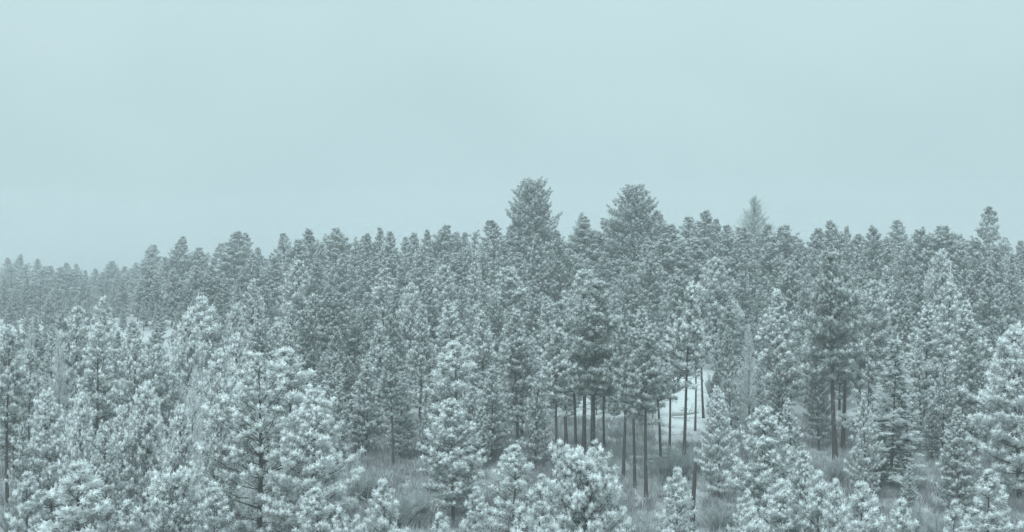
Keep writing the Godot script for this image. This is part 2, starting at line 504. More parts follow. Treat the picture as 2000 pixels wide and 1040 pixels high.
		"thin_fir": return {"make": "fir", "seed": 31, "height": 13.0, "base": 0.1, "radius": 2.4, "shape": "spire", "frost": 0.45, "gaps": 0.3}
		"dead_trunk": return {"make": "snag", "seed": 32, "height": 5.0}
		"frosted_bush": return {"make": "shrub", "seed": 33, "height": 2.4}
	return {}

func prototype(kind: String) -> Array:
	if not prototypes.has(kind):
		var p := recipe(kind)
		var o: Node3D
		match p.make:
			"pine": o = pine(p)
			"larch": o = larch(p)
			"fir": o = fir(p)
			"snag": o = snag(p)
			"shrub": o = shrub(p)
		prototypes[kind] = [o, p.height, false]
	return prototypes[kind]

# one tree: the first of a kind is the prototype itself, the others are its copies
func plant(kind: String, tone: int, x: float, z: float, height: float, broad: float, turn: float, group: String, label: String) -> void:
	var p := prototype(kind)
	var o: Node3D = p[0] if not p[2] else p[0].duplicate()
	p[2] = true
	o.name = numbered(kind)
	add_child(o)
	if o.has_node("crown"):
		var crown := o.get_node("crown") as MeshInstance3D
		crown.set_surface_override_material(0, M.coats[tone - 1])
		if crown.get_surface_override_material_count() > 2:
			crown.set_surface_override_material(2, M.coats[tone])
	var s: float = height / p[1]
	o.scale = Vector3(s * broad, s, s * broad)
	o.rotation = Vector3(0.035 * sin(turn * 37.0), turn, 0.035 * sin(turn * 53.0))   # hardly any tree stands quite straight
	o.position = Vector3(x, ground(x, z), z)
	tag(o, label, "bush" if kind == "frosted_bush" else "dead tree" if kind == "dead_trunk" else "tree", group)

# ---------------------------------------------------------------- setting
func materials() -> void:
	M.rime = solid(Color.WHITE, 0.85)
	M.rime.albedo_color = Color(0.80, 0.81, 0.81).linear_to_srgb()
	M.rime.vertex_color_use_as_albedo = true
	M.rime.backlight_enabled = true
	M.rime.backlight = Color(1, 1, 1).linear_to_srgb()
	M.rime_twig = M.rime.duplicate()
	M.rime_twig.albedo_color = Color(0.5, 0.51, 0.51).linear_to_srgb()
	M.coats = []
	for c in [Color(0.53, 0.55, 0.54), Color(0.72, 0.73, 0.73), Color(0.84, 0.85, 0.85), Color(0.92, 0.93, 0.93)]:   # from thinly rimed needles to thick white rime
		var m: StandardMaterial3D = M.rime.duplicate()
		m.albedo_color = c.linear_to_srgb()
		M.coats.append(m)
	M.needles = solid(Color(0.15, 0.175, 0.15), 0.8)
	M.needles.vertex_color_use_as_albedo = true
	M.grey_needles = solid(Color(0.62, 0.63, 0.625), 0.85)
	M.grey_needles.vertex_color_use_as_albedo = true
	M.bark = solid(Color.WHITE, 0.95)
	M.bark.albedo_texture = noise_texture(0.05, 5, ramp([[0.0, Color(0.03, 0.025, 0.024)], [0.55, Color(0.065, 0.052, 0.047)], [1.0, Color(0.17, 0.155, 0.15)]]))
	M.bark.uv1_triplanar = true
	M.bark.uv1_scale = Vector3(1.3, 0.35, 1.3)
	M.grey_wood = solid(Color(0.3, 0.295, 0.29), 0.95)
	M.rime_log = solid(Color(0.34, 0.335, 0.33), 0.95)

func build_ground() -> void:
	var st := SurfaceTool.new()
	st.begin(Mesh.PRIMITIVE_TRIANGLES)
	var n := FastNoiseLite.new()
	n.seed = 4
	n.frequency = 0.09
	n.fractal_octaves = 4
	var xs := []
	var zs := []
	var x := -300.0
	while x <= 300.0:
		xs.append(x)
		x += 2.0 if absf(x) < 120.0 else 10.0
	var d := -40.0
	while d <= 560.0:
		zs.append(-d)
		d += 10.0 if d < 90.0 or d > 420.0 else 2.0 if d > 240.0 else 1.5
	var snow := Color(0.58, 0.59, 0.595)
	var grass := Color(0.33, 0.325, 0.33)
	for j in zs.size():
		for i in xs.size():
			var px: float = xs[i]
			var pz: float = zs[j]
			var k := n.get_noise_2d(px, pz)
			var cover := smooth(172.0, 192.0, -pz + k * 40.0) * 0.75 + 0.12   # dead grass stands out of the thin snow lower on the slope
			cover = clampf(cover * 0.5 + k * 0.5, 0.0, 0.55)            # the dense wood keeps most of the snow off
			var d2 := -pz
			var open_ := smooth(3.9, 2.2, absf(px - 0.1035 * d2) + k * 3.5) * smooth(177.0, 184.0, d2 + k * 14.0) * smooth(252.0, 240.0, d2)
			open_ = maxf(open_, 0.7 * smooth(5.5, 3.0, absf(px - 0.042 * d2) + k * 5.0) * smooth(176.0, 182.0, d2 + k * 12.0) * smooth(225.0, 210.0, d2))
			open_ = maxf(open_, smooth(4.0, 2.0, absf(px + 0.305 * d2) + k * 3.0) * smooth(158.0, 164.0, d2 + k * 12.0) * smooth(205.0, 190.0, d2))
			cover = lerpf(cover, 1.0, open_)
			st.set_color(grass.lerp(snow, cover))
			st.add_vertex(Vector3(px, ground(px, pz) + k * 0.25, pz))
	var w := xs.size()
	for j in zs.size() - 1:
		for i in w - 1:
			var a := j * w + i
			for q in [a, a + w, a + 1, a + 1, a + w, a + w + 1]:
				st.add_index(q)
	st.generate_normals()
	var m := solid(Color.WHITE, 0.9)
	m.vertex_color_use_as_albedo = true
	var gr := ramp([[0.0, Color(0.72, 0.70, 0.69)], [0.5, Color(0.93, 0.93, 0.93)], [1.0, Color(1, 1, 1)]])
	m.albedo_texture = noise_texture(0.03, 9, gr, 512, 5)
	m.uv1_triplanar = true
	m.uv1_world_triplanar = true
	m.uv1_scale = Vector3.ONE * 0.11
	var o := part("ground", st.commit(), self)
	o.material_override = m
	tag(o, "snowy forest floor rising as a hillside, dead grass showing through", "ground", "", "structure")

func brush_clump(seed_: int, col: Color) -> ArrayMesh:
	rng.seed = seed_
	var s := Soup.new()
	for i in 46:
		var a := rng.randf() * TAU
		var r := rng.randf() * 0.75
		var o := Vector3(cos(a) * r, -0.05, sin(a) * r)
		var d := Vector3(rng.randf_range(-0.6, 0.6), 1, rng.randf_range(-0.6, 0.6)).normalized()
		var l := rng.randf_range(0.35, 1.0)
		var side := d.cross(Vector3(rng.randf() - 0.5, 0, rng.randf() - 0.5)).normalized() * rng.randf_range(0.02, 0.04)
		s.tri(o - side, o + d * l, o + side, col * rng.randf_range(0.7, 1.2))
	return commit([s], [M.brush])

func build_undergrowth() -> void:
	M.brush = solid(Color.WHITE, 0.95)
	M.brush.vertex_color_use_as_albedo = true
	var n := FastNoiseLite.new()
	n.seed = 8
	n.frequency = 0.06
	var tones := [Color(0.27, 0.258, 0.265), Color(0.48, 0.485, 0.485)]
	var called := ["brown brush and dead grass stalks covering the lower forest floor", "rimed grass and low twigs whitening the lower forest floor"]
	for v in 2:
		var mm := MultiMesh.new()
		mm.transform_format = MultiMesh.TRANSFORM_3D
		mm.mesh = brush_clump(70 + v, tones[v])
		var list := []
		rng.seed = 40 + v
		for i in 9000:
			var d := lerpf(98.0, 186.0, sqrt(rng.randf()))
			var x := rng.randf_range(-0.36, 0.36) * d
			var k := n.get_noise_2d(x, d)
			if (k > 0.04) == (v == 0) and rng.randf() < 0.8:
				continue
			if d > 172.0 and absf(x - 0.104 * d) < 3.5 and rng.randf() < 0.93:
				continue
			var s := rng.randf_range(0.7, 1.5)
			list.append(Transform3D(Basis(Vector3.UP, rng.randf() * TAU).scaled(Vector3(s, s * rng.randf_range(0.6, 1.1), s)), Vector3(x, ground(x, -d), -d)))
		mm.instance_count = list.size()
		for i in list.size():
			mm.set_instance_transform(i, list[i])
		var o := MultiMeshInstance3D.new()
		o.name = ["dead_brush", "rimed_grass"][v]
		o.multimesh = mm
		add_child(o)
		tag(o, called[v], "undergrowth", "", "stuff")

func fallen_log(x: float, z: float, length: float, turn: float, label: String) -> void:
	var root := Node3D.new()
	root.name = numbered("fallen_log")
	add_child(root)
	root.position = Vector3(x, ground(x, z) + 0.3, z)
	root.rotation.y = turn
	rng.seed = 91 + int(x)
	var s := Soup.new()
	tube(s, PackedVector3Array([Vector3(-length / 2, 0.25, 0), Vector3(0, 0.3, 0.05), Vector3(length / 2, 0.5, 0)]), PackedFloat32Array([0.24, 0.2, 0.1]), 8, Color.WHITE, true)
	part("trunk", commit([s], [M.rime_log]), root)
	for k in 5:
		var b := Soup.new()
		dead_limb(b, Vector3(length * rng.randf_range(-0.1, 0.48), 0.4, 0), rng.randf() * TAU, rng.randf_range(0.6, 1.4), rng.randf_range(0.2, 1.1))
		part("dead_branch", commit([b], [M.grey_wood]), root)
	tag(root, label, "log")

func build_sky() -> Sky:
	var n := FastNoiseLite.new()
	n.seed = 21
	n.frequency = 1.1
	n.fractal_octaves = 4
	var w := 1024
	var h := 512
	var im := Image.create(w, h, false, Image.FORMAT_RGBF)
	for j in h:
		var el := PI * (0.5 - (j + 0.5) / h)
		var zen := 1.0 + 2.0 * pow(maxf(sin(el), 0.0), 1.5)   # an overcast sky is brightest overhead
		for i in w:
			var az := TAU * i / w
			var p := Vector3(cos(az) * cos(el), sin(el) * 1.6, sin(az) * cos(el))
			var k := n.get_noise_3d(p.x * 4.5, p.y * 6.0, p.z * 4.5)
			var g := n.get_noise_3d(p.x + 7.0, p.y, p.z)
			var c := Color(SKY.r * (1 + 0.06 * k + 0.03 * g), SKY.g * (1 + 0.05 * k), SKY.b * (1 + 0.045 * k - 0.03 * g))
			if el < 0.0:
				c = Color(SKY.r * 0.96, SKY.g * 0.96, SKY.b * 0.96)
			im.set_pixel(i, j, Color(c.r * zen, c.g * zen, c.b * zen))
	var m := PanoramaSkyMaterial.new()
	m.panorama = ImageTexture.create_from_image(im)
	var s := Sky.new()
	s.sky_material = m
	return s

func _ready() -> void:
	var cam := Camera3D.new()
	cam.name = "camera"
	cam.fov = 18.0
	cam.near = 1.0
	cam.far = 2000.0
	add_child(cam)
	cam.current = true

	var env := Environment.new()
	env.background_mode = Environment.BG_SKY
	env.sky = build_sky()
	env.background_energy_multiplier = 1.0
	env.tonemap_mode = Environment.TONE_MAPPER_LINEAR
	env.tonemap_exposure = 1.42
	env.fog_enabled = true
	env.fog_density = 0.00078
	env.fog_light_color = Color(0.97, 0.99, 1.0)
	env.volumetric_fog_enabled = true     # only for the two banks of mist
	env.volumetric_fog_density = 0.0
	env.sdfgi_enabled = true
	env.ssao_enabled = true
	env.ssil_enabled = true
	var we := WorldEnvironment.new()
	we.name = "world"
	we.environment = env
	add_child(we)

	var sun := DirectionalLight3D.new()
	sun.name = "sun"
	sun.light_energy = 0.5
	sun.light_color = Color(0.9, 0.985, 1.0)
	sun.light_angular_distance = 20.0
	sun.shadow_enabled = true
	add_child(sun)
	sun.rotation = Vector3(deg_to_rad(-48), deg_to_rad(-24), 0)

	materials()
	make_tufts()
	build_ground()
	build_undergrowth()
	plant_forest()
	for k in 2:
		mist(Vector3(-112, -10, -410), Vector3(250, 58 - 20 * k, 200 - 30 * k), 0.0021)
		mist(Vector3(60, -4, -450), Vector3(470, 56 - 20 * k, 170 - 20 * k), 0.002)
	fallen_log(19.4, -188.0, 3.0, -0.35, "short dark fallen branch lying on the snow at the foot of the bright clearing")
	fallen_log(14.1, -163.0, 5.6, 0.1, "pale fallen log lying across the forest floor beside the lone bare trunk")


func mist(at: Vector3, size: Vector3, density: float) -> void:
	var f := FogVolume.new()
	f.name = numbered("mist_bank")
	f.shape = RenderingServer.FOG_VOLUME_SHAPE_ELLIPSOID
	f.size = size
	var m := FogMaterial.new()
	m.density = density
	m.albedo = Color(0.97, 0.99, 1.0)
	f.material = m
	add_child(f)
	f.position = at
	tag(f, "pale winter mist lying low behind the crest of the wooded hill" if at.x > 0.0 else "pale winter mist lying in the dip at the low end of the ridge", "mist", "", "stuff")

func plant_forest() -> void:
	plant("spired_pine", 1, -113.46, -386.0, 11.75, 1.27, 5.02, "pines in the far ranks", "thin-spired hazy skyline pine near the far left end of the ridge")
	plant("round_pine", 1, -90.74, -380.0, 10.19, 1.36, 2.05, "pines in the far ranks", "small round-headed skyline pine standing alone in the dip of the ridge")
	plant("slim_pine", 1, -77.73, -362.0, 14.48, 1.78, 1.51, "pines along the skyline", "slender grey pine rising from the shoulder beside the dip in the ridge")
	plant("spired_pine", 1, -70.26, -356.0, 15.71, 1.45, 5.17, "pines along the skyline", "pointed conical skyline pine on the low part of the ridge, beside the slender one")
	plant("young_pine", 1, -56.95, -345.0, 15.62, 1.67, 0.72, "pines along the skyline", "broad pale skyline pine with two close tops, tallest on the left half")
	plant("slim_pine", 1, -45.61, -335.0, 14.61, 1.45, 2.99, "pines along the skyline", "narrow cone-shaped skyline pine between the double-topped pine and the dense smooth cone")
	plant("young_pine", 1, -39.46, -328.0, 15.16, 1.23, 3.50, "pines along the skyline", "dense smooth cone of a pine on the skyline, hazy and even")
	plant("round_pine", 1, -34.65, -326.0, 14.96, 1.30, 3.84, "pines along the skyline", "hazy skyline pine with two short tips like rabbit ears")
	plant("round_pine", 1, -12.58, -306.0, 15.23, 1.23, 0.91, "pines along the skyline", "knob-headed grey pine on the skyline left of the flat-topped giant")
	plant("slim_pine", 1, -2.92, -300.0, 16.78, 1.59, 3.96, "pines along the skyline", "narrow pine leaning against the left side of the flat-topped giant")
	plant("giant_pine", 1, 3.38, -300.0, 23.01, 0.93, 5.35, "pines along the skyline", "tallest pine of the ridge, broad with a flat tufted top")
	plant("wispy_larch", 1, 14.96, -372.0, 16.21, 0.90, 6.01, "pines along the skyline", "pale thin larch almost lost in the haze between the two giants")
	plant("young_pine", 1, 13.16, -298.0, 16.96, 1.52, 5.11, "pines along the skyline", "grey cone-shaped pine standing between the two giant pines")
	plant("twin_topped_pine", 1, 21.75, -300.0, 22.49, 1.00, 5.25, "pines along the skyline", "broad dark giant pine with two spiky tops, second tallest on the ridge")
	plant("slim_pine", 1, 32.43, -306.0, 17.32, 1.59, 2.02, "pines along the skyline", "upright dark pine at the gap just right of the twin-topped giant")
	plant("wispy_larch", 1, 49.60, -345.0, 19.44, 1.25, 4.89, "pines along the skyline", "tall wispy bare larch with see-through top standing above the ridge")
	plant("round_pine", 1, 47.26, -290.0, 15.78, 1.45, 1.29, "pines along the skyline", "blunt dark skyline pine just right of the tall bare larch")
	plant("spired_pine", 1, 56.03, -292.0, 16.34, 1.38, 0.51, "pines along the skyline", "peaked skyline pine with a ragged dark outline on the right half")
	plant("green_pine", 1, 61.67, -286.0, 15.63, 1.09, 3.52, "pines along the skyline", "small dark pointed pine beside the pale hazy one on the right skyline")
	plant("slim_pine", 1, 85.77, -372.0, 15.21, 1.81, 4.42, "pines along the skyline", "pale hazy cone-shaped pine standing behind the darker right-hand skyline")
	plant("green_pine", 1, 67.97, -280.0, 15.81, 1.16, 5.27, "pines along the skyline", "darkest tufted pine on the right skyline, hardly frosted")
	plant("round_pine", 1, 72.24, -280.0, 16.40, 1.38, 4.65, "pines along the skyline", "skyline pine with one round bobble of needles at its top")
	plant("open_pine", 1, 80.77, -283.0, 19.22, 1.05, 5.34, "pines along the skyline", "tall loose-branched pine rising above all others at the right end")
	plant("pointed_pine", 1, -116.67, -388.5, 10.72, 1.58, 0.60, "pines in the far ranks", "pointed frosted pine in the far ranks just left of the thin-spired far pine")
	plant("pointed_pine", 1, -107.37, -379.8, 11.02, 1.34, 2.90, "pines in the far ranks", "pointed frosted pine in the far ranks just right of the thin-spired far pine")
	plant("dense_pine", 1, -105.91, -386.4, 9.23, 1.55, 0.50, "pines in the far ranks", "dense narrow frosted pine in the far ranks just right of the thin-spired far pine")
	plant("slim_pine", 1, -101.36, -382.1, 10.14, 1.50, 4.91, "pines in the far ranks", "slim frosted pine in the far ranks just left of the lone round-headed pine")
	plant("dense_pine", 1, -99.69, -385.1, 9.42, 1.49, 3.38, "pines in the far ranks", "dense narrow frosted pine in the far ranks just left of the lone round-headed pine")
	plant("pointed_pine", 1, -94.71, -380.6, 8.54, 1.48, 0.67, "pines in the far ranks", "pointed frosted pine in the far ranks just left of the lone round-headed pine")
	plant("young_pine", 1, -88.18, -382.9, 9.02, 1.44, 2.79, "pines in the far ranks", "cone-shaped frosted pine in the far ranks just right of the lone round-headed pine")
	plant("dense_pine", 1, -87.43, -388.9, 9.29, 1.52, 4.88, "pines in the far ranks", "dense narrow frosted pine in the far ranks behind and right of the lone round-headed pine")
	plant("slim_pine", 1, -72.78, -352.4, 11.80, 1.33, 3.47, "pines in the far ranks", "slim frosted pine in the far ranks before and right of the slender shoulder pine")
	plant("round_pine", 1, -65.59, -353.0, 12.99, 1.36, 0.76, "pines along the skyline", "blunt-topped pine on the hazy skyline just right of the pointed skyline pine")
	plant("dense_pine", 1, -60.89, -347.7, 13.68, 1.42, 5.88, "pines along the skyline", "dense narrow frosted pine on the hazy skyline just left of the pale double-topped pine")
	plant("pointed_pine", 1, -56.72, -355.4, 14.78, 1.27, 0.35, "pines along the skyline", "pointed frosted pine on the hazy skyline behind and right of the pale double-topped pine")
	plant("young_pine", 1, -52.67, -349.3, 11.50, 1.33, 5.29, "pines along the skyline", "cone-shaped frosted pine on the hazy skyline just right of the pale double-topped pine")
	plant("pointed_pine", 1, -50.56, -351.7, 10.24, 1.51, 6.12, "pines in the far ranks", "pointed frosted pine on the hazy skyline behind and left of the narrow cone pine")
	plant("round_pine", 1, -40.62, -316.0, 13.76, 1.19, 4.72, "pines along the skyline", "blunt-topped pine on the hazy skyline before and right of the narrow cone pine")
	plant("dense_pine", 1, -35.87, -316.5, 12.80, 1.22, 5.94, "pines along the skyline", "dense narrow frosted pine before and right of the dense smooth cone pine")
	plant("ragged_pine", 1, -30.12, -319.0, 13.23, 0.88, 3.33, "pines along the skyline", "ragged gappy pine on the hazy skyline just right of the twin-tipped skyline pine")
	plant("dense_pine", 1, -29.02, -323.0, 13.53, 1.34, 1.38, "pines along the skyline", "dense narrow frosted pine on the hazy skyline just right of the twin-tipped skyline pine")
	plant("pointed_pine", 1, -27.34, -317.2, 13.79, 1.30, 2.97, "pines along the skyline", "pointed frosted pine on the hazy skyline before and right of the twin-tipped skyline pine")
	plant("open_pine", 1, -24.68, -317.8, 14.80, 0.91, 4.64, "pines along the skyline", "open-branched frosted pine on the hazy skyline before and right of the twin-tipped skyline pine")
	plant("slim_pine", 1, -22.62, -316.1, 14.29, 1.17, 4.83, "pines along the skyline", "slim frosted pine on the hazy skyline behind and left of the curved pale pine")
	plant("slim_pine", 1, -21.04, -324.3, 13.09, 1.18, 2.41, "pines along the skyline", "slim frosted pine behind and left of the curved pale pine")
	plant("slim_pine", 1, -18.70, -323.1, 13.72, 1.32, 5.95, "pines along the skyline", "slim frosted pine on the hazy skyline behind and left of the knob-headed pine")
	plant("pointed_pine", 1, -16.60, -316.9, 14.28, 1.00, 0.22, "pines along the skyline", "pointed frosted pine on the hazy skyline behind and left of the knob-headed pine")
	plant("slim_pine", 1, -10.76, -321.3, 13.20, 1.20, 3.11, "pines along the skyline", "slim frosted pine on the hazy skyline behind and right of the knob-headed pine")
	plant("dense_pine", 1, -9.07, -323.5, 12.87, 1.30, 0.25, "pines along the skyline", "dense narrow frosted pine on the hazy skyline behind and right of the knob-headed pine")
	plant("ragged_pine", 1, -7.60, -315.9, 13.55, 1.33, 2.25, "pines along the skyline", "ragged gappy pine behind and left of the narrow pine by the giant")
	plant("slim_pine", 1, -5.88, -321.7, 10.57, 1.27, 6.21, "pines along the skyline", "slim frosted pine behind and left of the narrow pine by the giant")
	plant("young_pine", 1, 0.00, -305.4, 15.22, 1.35, 0.74, "pines along the skyline", "cone-shaped frosted pine on the hazy skyline just right of the narrow pine by the giant")
	plant("pointed_pine", 1, 7.96, -307.4, 13.93, 1.54, 5.68, "pines along the skyline", "pointed frosted pine behind and left of the grey cone between the giants")
	plant("dense_pine", 1, 10.29, -307.2, 12.60, 1.53, 0.35, "pines along the skyline", "dense narrow frosted pine behind and left of the grey cone between the giants")
	plant("ragged_pine", 1, 17.05, -302.7, 16.60, 1.34, 4.35, "pines along the skyline", "ragged gappy pine on the hazy skyline just right of the grey cone between the giants")
	plant("dense_pine", 1, 26.90, -304.5, 17.58, 1.42, 1.87, "pines along the skyline", "dense narrow frosted pine just left of the upright pine past the giants")
	plant("ragged_pine", 1, 28.43, -299.1, 13.50, 1.57, 5.30, "pines along the skyline", "ragged gappy pine on the hazy skyline just left of the upright pine past the giants")
	plant("young_pine", 1, 34.32, -300.5, 18.30, 1.24, 5.80, "pines along the skyline", "cone-shaped frosted pine on the hazy skyline just right of the upright pine past the giants")
	plant("dense_pine", 1, 37.38, -303.7, 16.75, 1.11, 3.61, "pines along the skyline", "dense narrow frosted pine just right of the upright pine past the giants")
	plant("slim_pine", 1, 38.86, -300.2, 15.90, 1.34, 3.02, "pines along the skyline", "slim frosted pine on the hazy skyline just right of the upright pine past the giants")
	plant("round_pine", 1, 41.91, -307.2, 14.68, 1.41, 4.75, "pines along the skyline", "blunt-topped pine on the hazy skyline behind and left of the blunt dark skyline pine")
	plant("dense_pine", 1, 45.35, -299.6, 15.55, 1.53, 0.05, "pines along the skyline", "dense narrow frosted pine behind and left of the blunt dark skyline pine")
	plant("pointed_pine", 1, 46.96, -299.4, 12.77, 1.54, 5.80, "pines along the skyline", "pointed frosted pine on the hazy skyline behind and left of the blunt dark skyline pine")
	plant("pointed_pine", 1, 50.46, -293.2, 13.05, 1.54, 2.45, "pines along the skyline", "pointed frosted pine on the hazy skyline just right of the blunt dark skyline pine")
	plant("dense_pine", 1, 51.51, -287.6, 15.46, 1.46, 5.55, "pines along the skyline", "dense narrow frosted pine on the hazy skyline just left of the peaked skyline pine")
	plant("pointed_pine", 1, 54.18, -291.6, 14.18, 1.07, 1.64, "pines along the skyline", "pointed frosted pine on the hazy skyline just left of the peaked skyline pine")
	plant("open_pine", 1, 57.93, -292.6, 15.33, 0.70, 0.54, "pines along the skyline", "open-branched frosted pine on the hazy skyline just right of the peaked skyline pine")
	plant("slim_pine", 1, 60.18, -292.7, 14.24, 1.43, 0.16, "pines along the skyline", "slim frosted pine on the hazy skyline just left of the small dark peak pine")
	plant("dense_pine", 1, 65.60, -293.0, 13.33, 1.41, 1.47, "pines along the skyline", "dense narrow frosted pine on the hazy skyline just right of the small dark peak pine")
	plant("slim_pine", 1, 71.78, -289.1, 14.09, 1.52, 2.38, "pines along the skyline", "slim frosted pine on the hazy skyline behind and right of the black-tufted skyline pine")
	plant("dense_pine", 1, 73.77, -291.8, 13.27, 1.47, 4.47, "pines along the skyline", "dense narrow frosted pine on the hazy skyline behind and left of the bobble-topped pine")
	plant("round_pine", 1, 77.43, -290.5, 14.29, 1.38, 3.07, "pines along the skyline", "blunt-topped pine on the hazy skyline behind and right of the bobble-topped pine")
	plant("young_pine", 1, 79.29, -287.7, 13.78, 1.54, 5.27, "pines along the skyline", "cone-shaped frosted pine on the hazy skyline just right of the bobble-topped pine")
	plant("open_pine", 1, 85.78, -291.9, 14.04, 0.96, 3.90, "pines along the skyline", "open-branched frosted pine on the hazy skyline behind and right of the tall loose pine")
	plant("dense_pine", 1, 87.13, -288.4, 13.94, 1.24, 1.73, "pines along the skyline", "dense narrow frosted pine on the hazy skyline just right of the tall loose pine")
	plant("dense_pine", 1, -101.07, -334.5, 9.47, 0.93, 2.85, "pines in the far ranks", "dense narrow frosted pine in the far ranks before and left of the thin-spired far pine")
	plant("dense_pine", 1, -98.60, -333.7, 7.67, 0.99, 1.19, "pines in the far ranks", "dense narrow frosted pine in the far ranks straight in front of the thin-spired far pine")
	plant("pointed_pine", 1, -97.41, -336.7, 9.22, 0.97, 3.72, "pines in the far ranks", "pointed frosted pine in the far ranks before and right of the thin-spired far pine")
	plant("open_pine", 1, -95.04, -338.1, 10.66, 0.88, 0.44, "pines in the far ranks", "open-branched frosted pine in the far ranks before and right of the thin-spired far pine")
	plant("puffy_pine", 1, -91.45, -337.3, 7.99, 0.88, 0.12, "pines in the far ranks", "puffy frosted pine in the far ranks before and right of the thin-spired far pine")
	plant("dense_pine", 1, -87.97, -333.9, 6.37, 0.89, 0.89, "pines in the far ranks", "dense narrow frosted pine in the far ranks before and left of the lone round-headed pine")
	plant("puffy_pine", 1, -87.31, -341.3, 8.37, 0.95, 0.56, "pines in the far ranks", "puffy frosted pine in the far ranks before and left of the lone round-headed pine")
	plant("dense_pine", 1, -82.20, -335.2, 9.06, 0.90, 5.52, "pines in the far ranks", "dense narrow frosted pine before and left of the lone round-headed pine")
	plant("pointed_pine", 1, -81.16, -342.5, 7.10, 0.98, 3.21, "pines in the far ranks", "pointed frosted pine in the far ranks straight in front of the lone round-headed pine")
	plant("young_pine", 1, -78.00, -337.0, 8.57, 0.97, 4.26, "pines in the far ranks", "cone-shaped frosted pine in the far ranks before and right of the lone round-headed pine")
	plant("puffy_pine", 1, -74.35, -333.5, 7.17, 1.04, 4.89, "pines in the far ranks", "puffy frosted pine in the far ranks before and right of the lone round-headed pine")
	plant("pointed_pine", 1, -68.08, -312.6, 10.44, 1.63, 1.04, "pines in the far ranks", "pointed frosted pine in the far ranks straight in front of the slender shoulder pine")
	plant("pointed_pine", 1, -65.35, -310.0, 9.19, 1.13, 5.97, "pines in the far ranks", "pointed frosted pine straight in front of the slender shoulder pine")
	plant("puffy_pine", 1, -61.87, -305.5, 10.29, 0.94, 2.41, "pines in the far ranks", "puffy frosted pine in the far ranks before and right of the slender shoulder pine")
	plant("young_pine", 1, -60.40, -305.1, 8.53, 1.10, 2.89, "pines in the far ranks", "cone-shaped frosted pine in the far ranks behind and left of the star-topped pine")
	plant("puffy_pine", 1, -57.62, -307.6, 10.67, 1.04, 3.07, "pines in the far ranks", "puffy frosted pine in the far ranks before and right of the pointed skyline pine")
	plant("dense_pine", 1, -55.15, -307.9, 10.81, 1.74, 4.37, "pines in the far ranks", "dense narrow frosted pine in the far ranks before and left of the pale double-topped pine")
	plant("young_pine", 1, -53.10, -311.3, 8.75, 0.95, 4.83, "pines in the far ranks", "cone-shaped frosted pine in the far ranks behind and left of the white-plumed tall pine")
	plant("dense_pine", 1, -49.29, -305.3, 9.91, 1.36, 1.22, "pines in the far ranks", "dense narrow frosted pine in the far ranks behind and left of the white-plumed tall pine")
	plant("puffy_pine", 1, -47.48, -305.7, 12.28, 0.92, 5.20, "pines in the far ranks", "puffy frosted pine in the far ranks before and right of the pale double-topped pine")
	plant("green_pine", 1, -46.76, -312.0, 9.69, 1.44, 2.69, "pines in the far ranks", "darker green-grey pine in the far ranks behind and left of the white-headed far pine")
	plant("young_pine", 1, -43.54, -304.1, 11.54, 1.43, 1.58, "pines in the far ranks", "cone-shaped frosted pine in the far ranks behind and left of the white-headed far pine")
	plant("dense_pine", 1, -41.94, -312.9, 10.49, 1.40, 5.43, "pines in the far ranks", "dense narrow frosted pine in the far ranks behind and left of the white-headed far pine")
	plant("green_pine", 1, -35.81, -286.7, 12.14, 1.38, 5.48, "pines in the far ranks", "darker green-grey pine in the far ranks straight behind the white-headed far pine")
	plant("young_pine", 1, -34.20, -291.7, 10.82, 1.30, 5.39, "pines in the far ranks", "cone-shaped frosted pine in the far ranks behind and right of the white-headed far pine")
	plant("dense_pine", 1, -31.14, -288.0, 10.45, 1.27, 2.03, "pines in the far ranks", "dense narrow frosted pine in the far ranks behind and right of the white-headed far pine")
	plant("puffy_pine", 1, -28.70, -283.8, 11.70, 1.03, 5.74, "pines in the far ranks", "puffy frosted pine in the far ranks before and right of the twin-tipped skyline pine")
	plant("ragged_pine", 1, -27.13, -289.2, 10.82, 1.40, 4.87, "pines in the far ranks", "ragged gappy pine in the far ranks before and right of the twin-tipped skyline pine")
	plant("round_pine", 1, -23.15, -286.8, 10.60, 1.28, 6.09, "pines in the far ranks", "blunt-topped pine in the far ranks straight behind the big tufted pine")
	plant("young_pine", 1, -20.58, -287.5, 11.08, 1.44, 4.74, "pines in the far ranks", "cone-shaped frosted pine in the far ranks behind and left of the curved pale pine")
	plant("puffy_pine", 1, -17.60, -284.6, 11.48, 1.00, 6.28, "pines in the far ranks", "puffy frosted pine on the hazy skyline behind and left of the curved pale pine")
	plant("dense_pine", 1, -13.85, -284.1, 11.74, 1.33, 3.00, "pines in the far ranks", "dense narrow frosted pine on the hazy skyline behind and right of the curved pale pine")
	plant("green_pine", 1, -11.75, -292.2, 10.68, 1.39, 4.71, "pines in the far ranks", "darker green-grey pine in the far ranks behind and right of the curved pale pine")
	plant("round_pine", 1, -9.48, -290.7, 10.97, 1.41, 4.91, "pines in the far ranks", "blunt-topped pine on the hazy skyline behind and left of the narrow frosted pine")
	plant("puffy_pine", 1, -7.25, -290.5, 11.73, 0.94, 3.29, "pines along the skyline", "puffy frosted pine on the hazy skyline straight behind the narrow frosted pine")
	plant("ragged_pine", 1, -4.51, -269.3, 13.13, 1.02, 3.17, "pines in the far ranks", "ragged gappy pine in the far ranks behind and right of the narrow frosted pine")
	plant("young_pine", 1, -1.22, -267.1, 15.10, 1.02, 2.51, "pines in the far ranks", "cone-shaped frosted pine before and right of the narrow pine by the giant")
	plant("dense_pine", 1, 1.00, -273.2, 12.60, 1.55, 2.38, "pines in the far ranks", "dense narrow frosted pine in the far ranks behind and right of the round-shouldered pine")
	plant("pointed_pine", 1, 4.47, -266.6, 15.67, 1.04, 3.53, "pines in the far ranks", "pointed frosted pine before and right of the narrow pine by the giant")
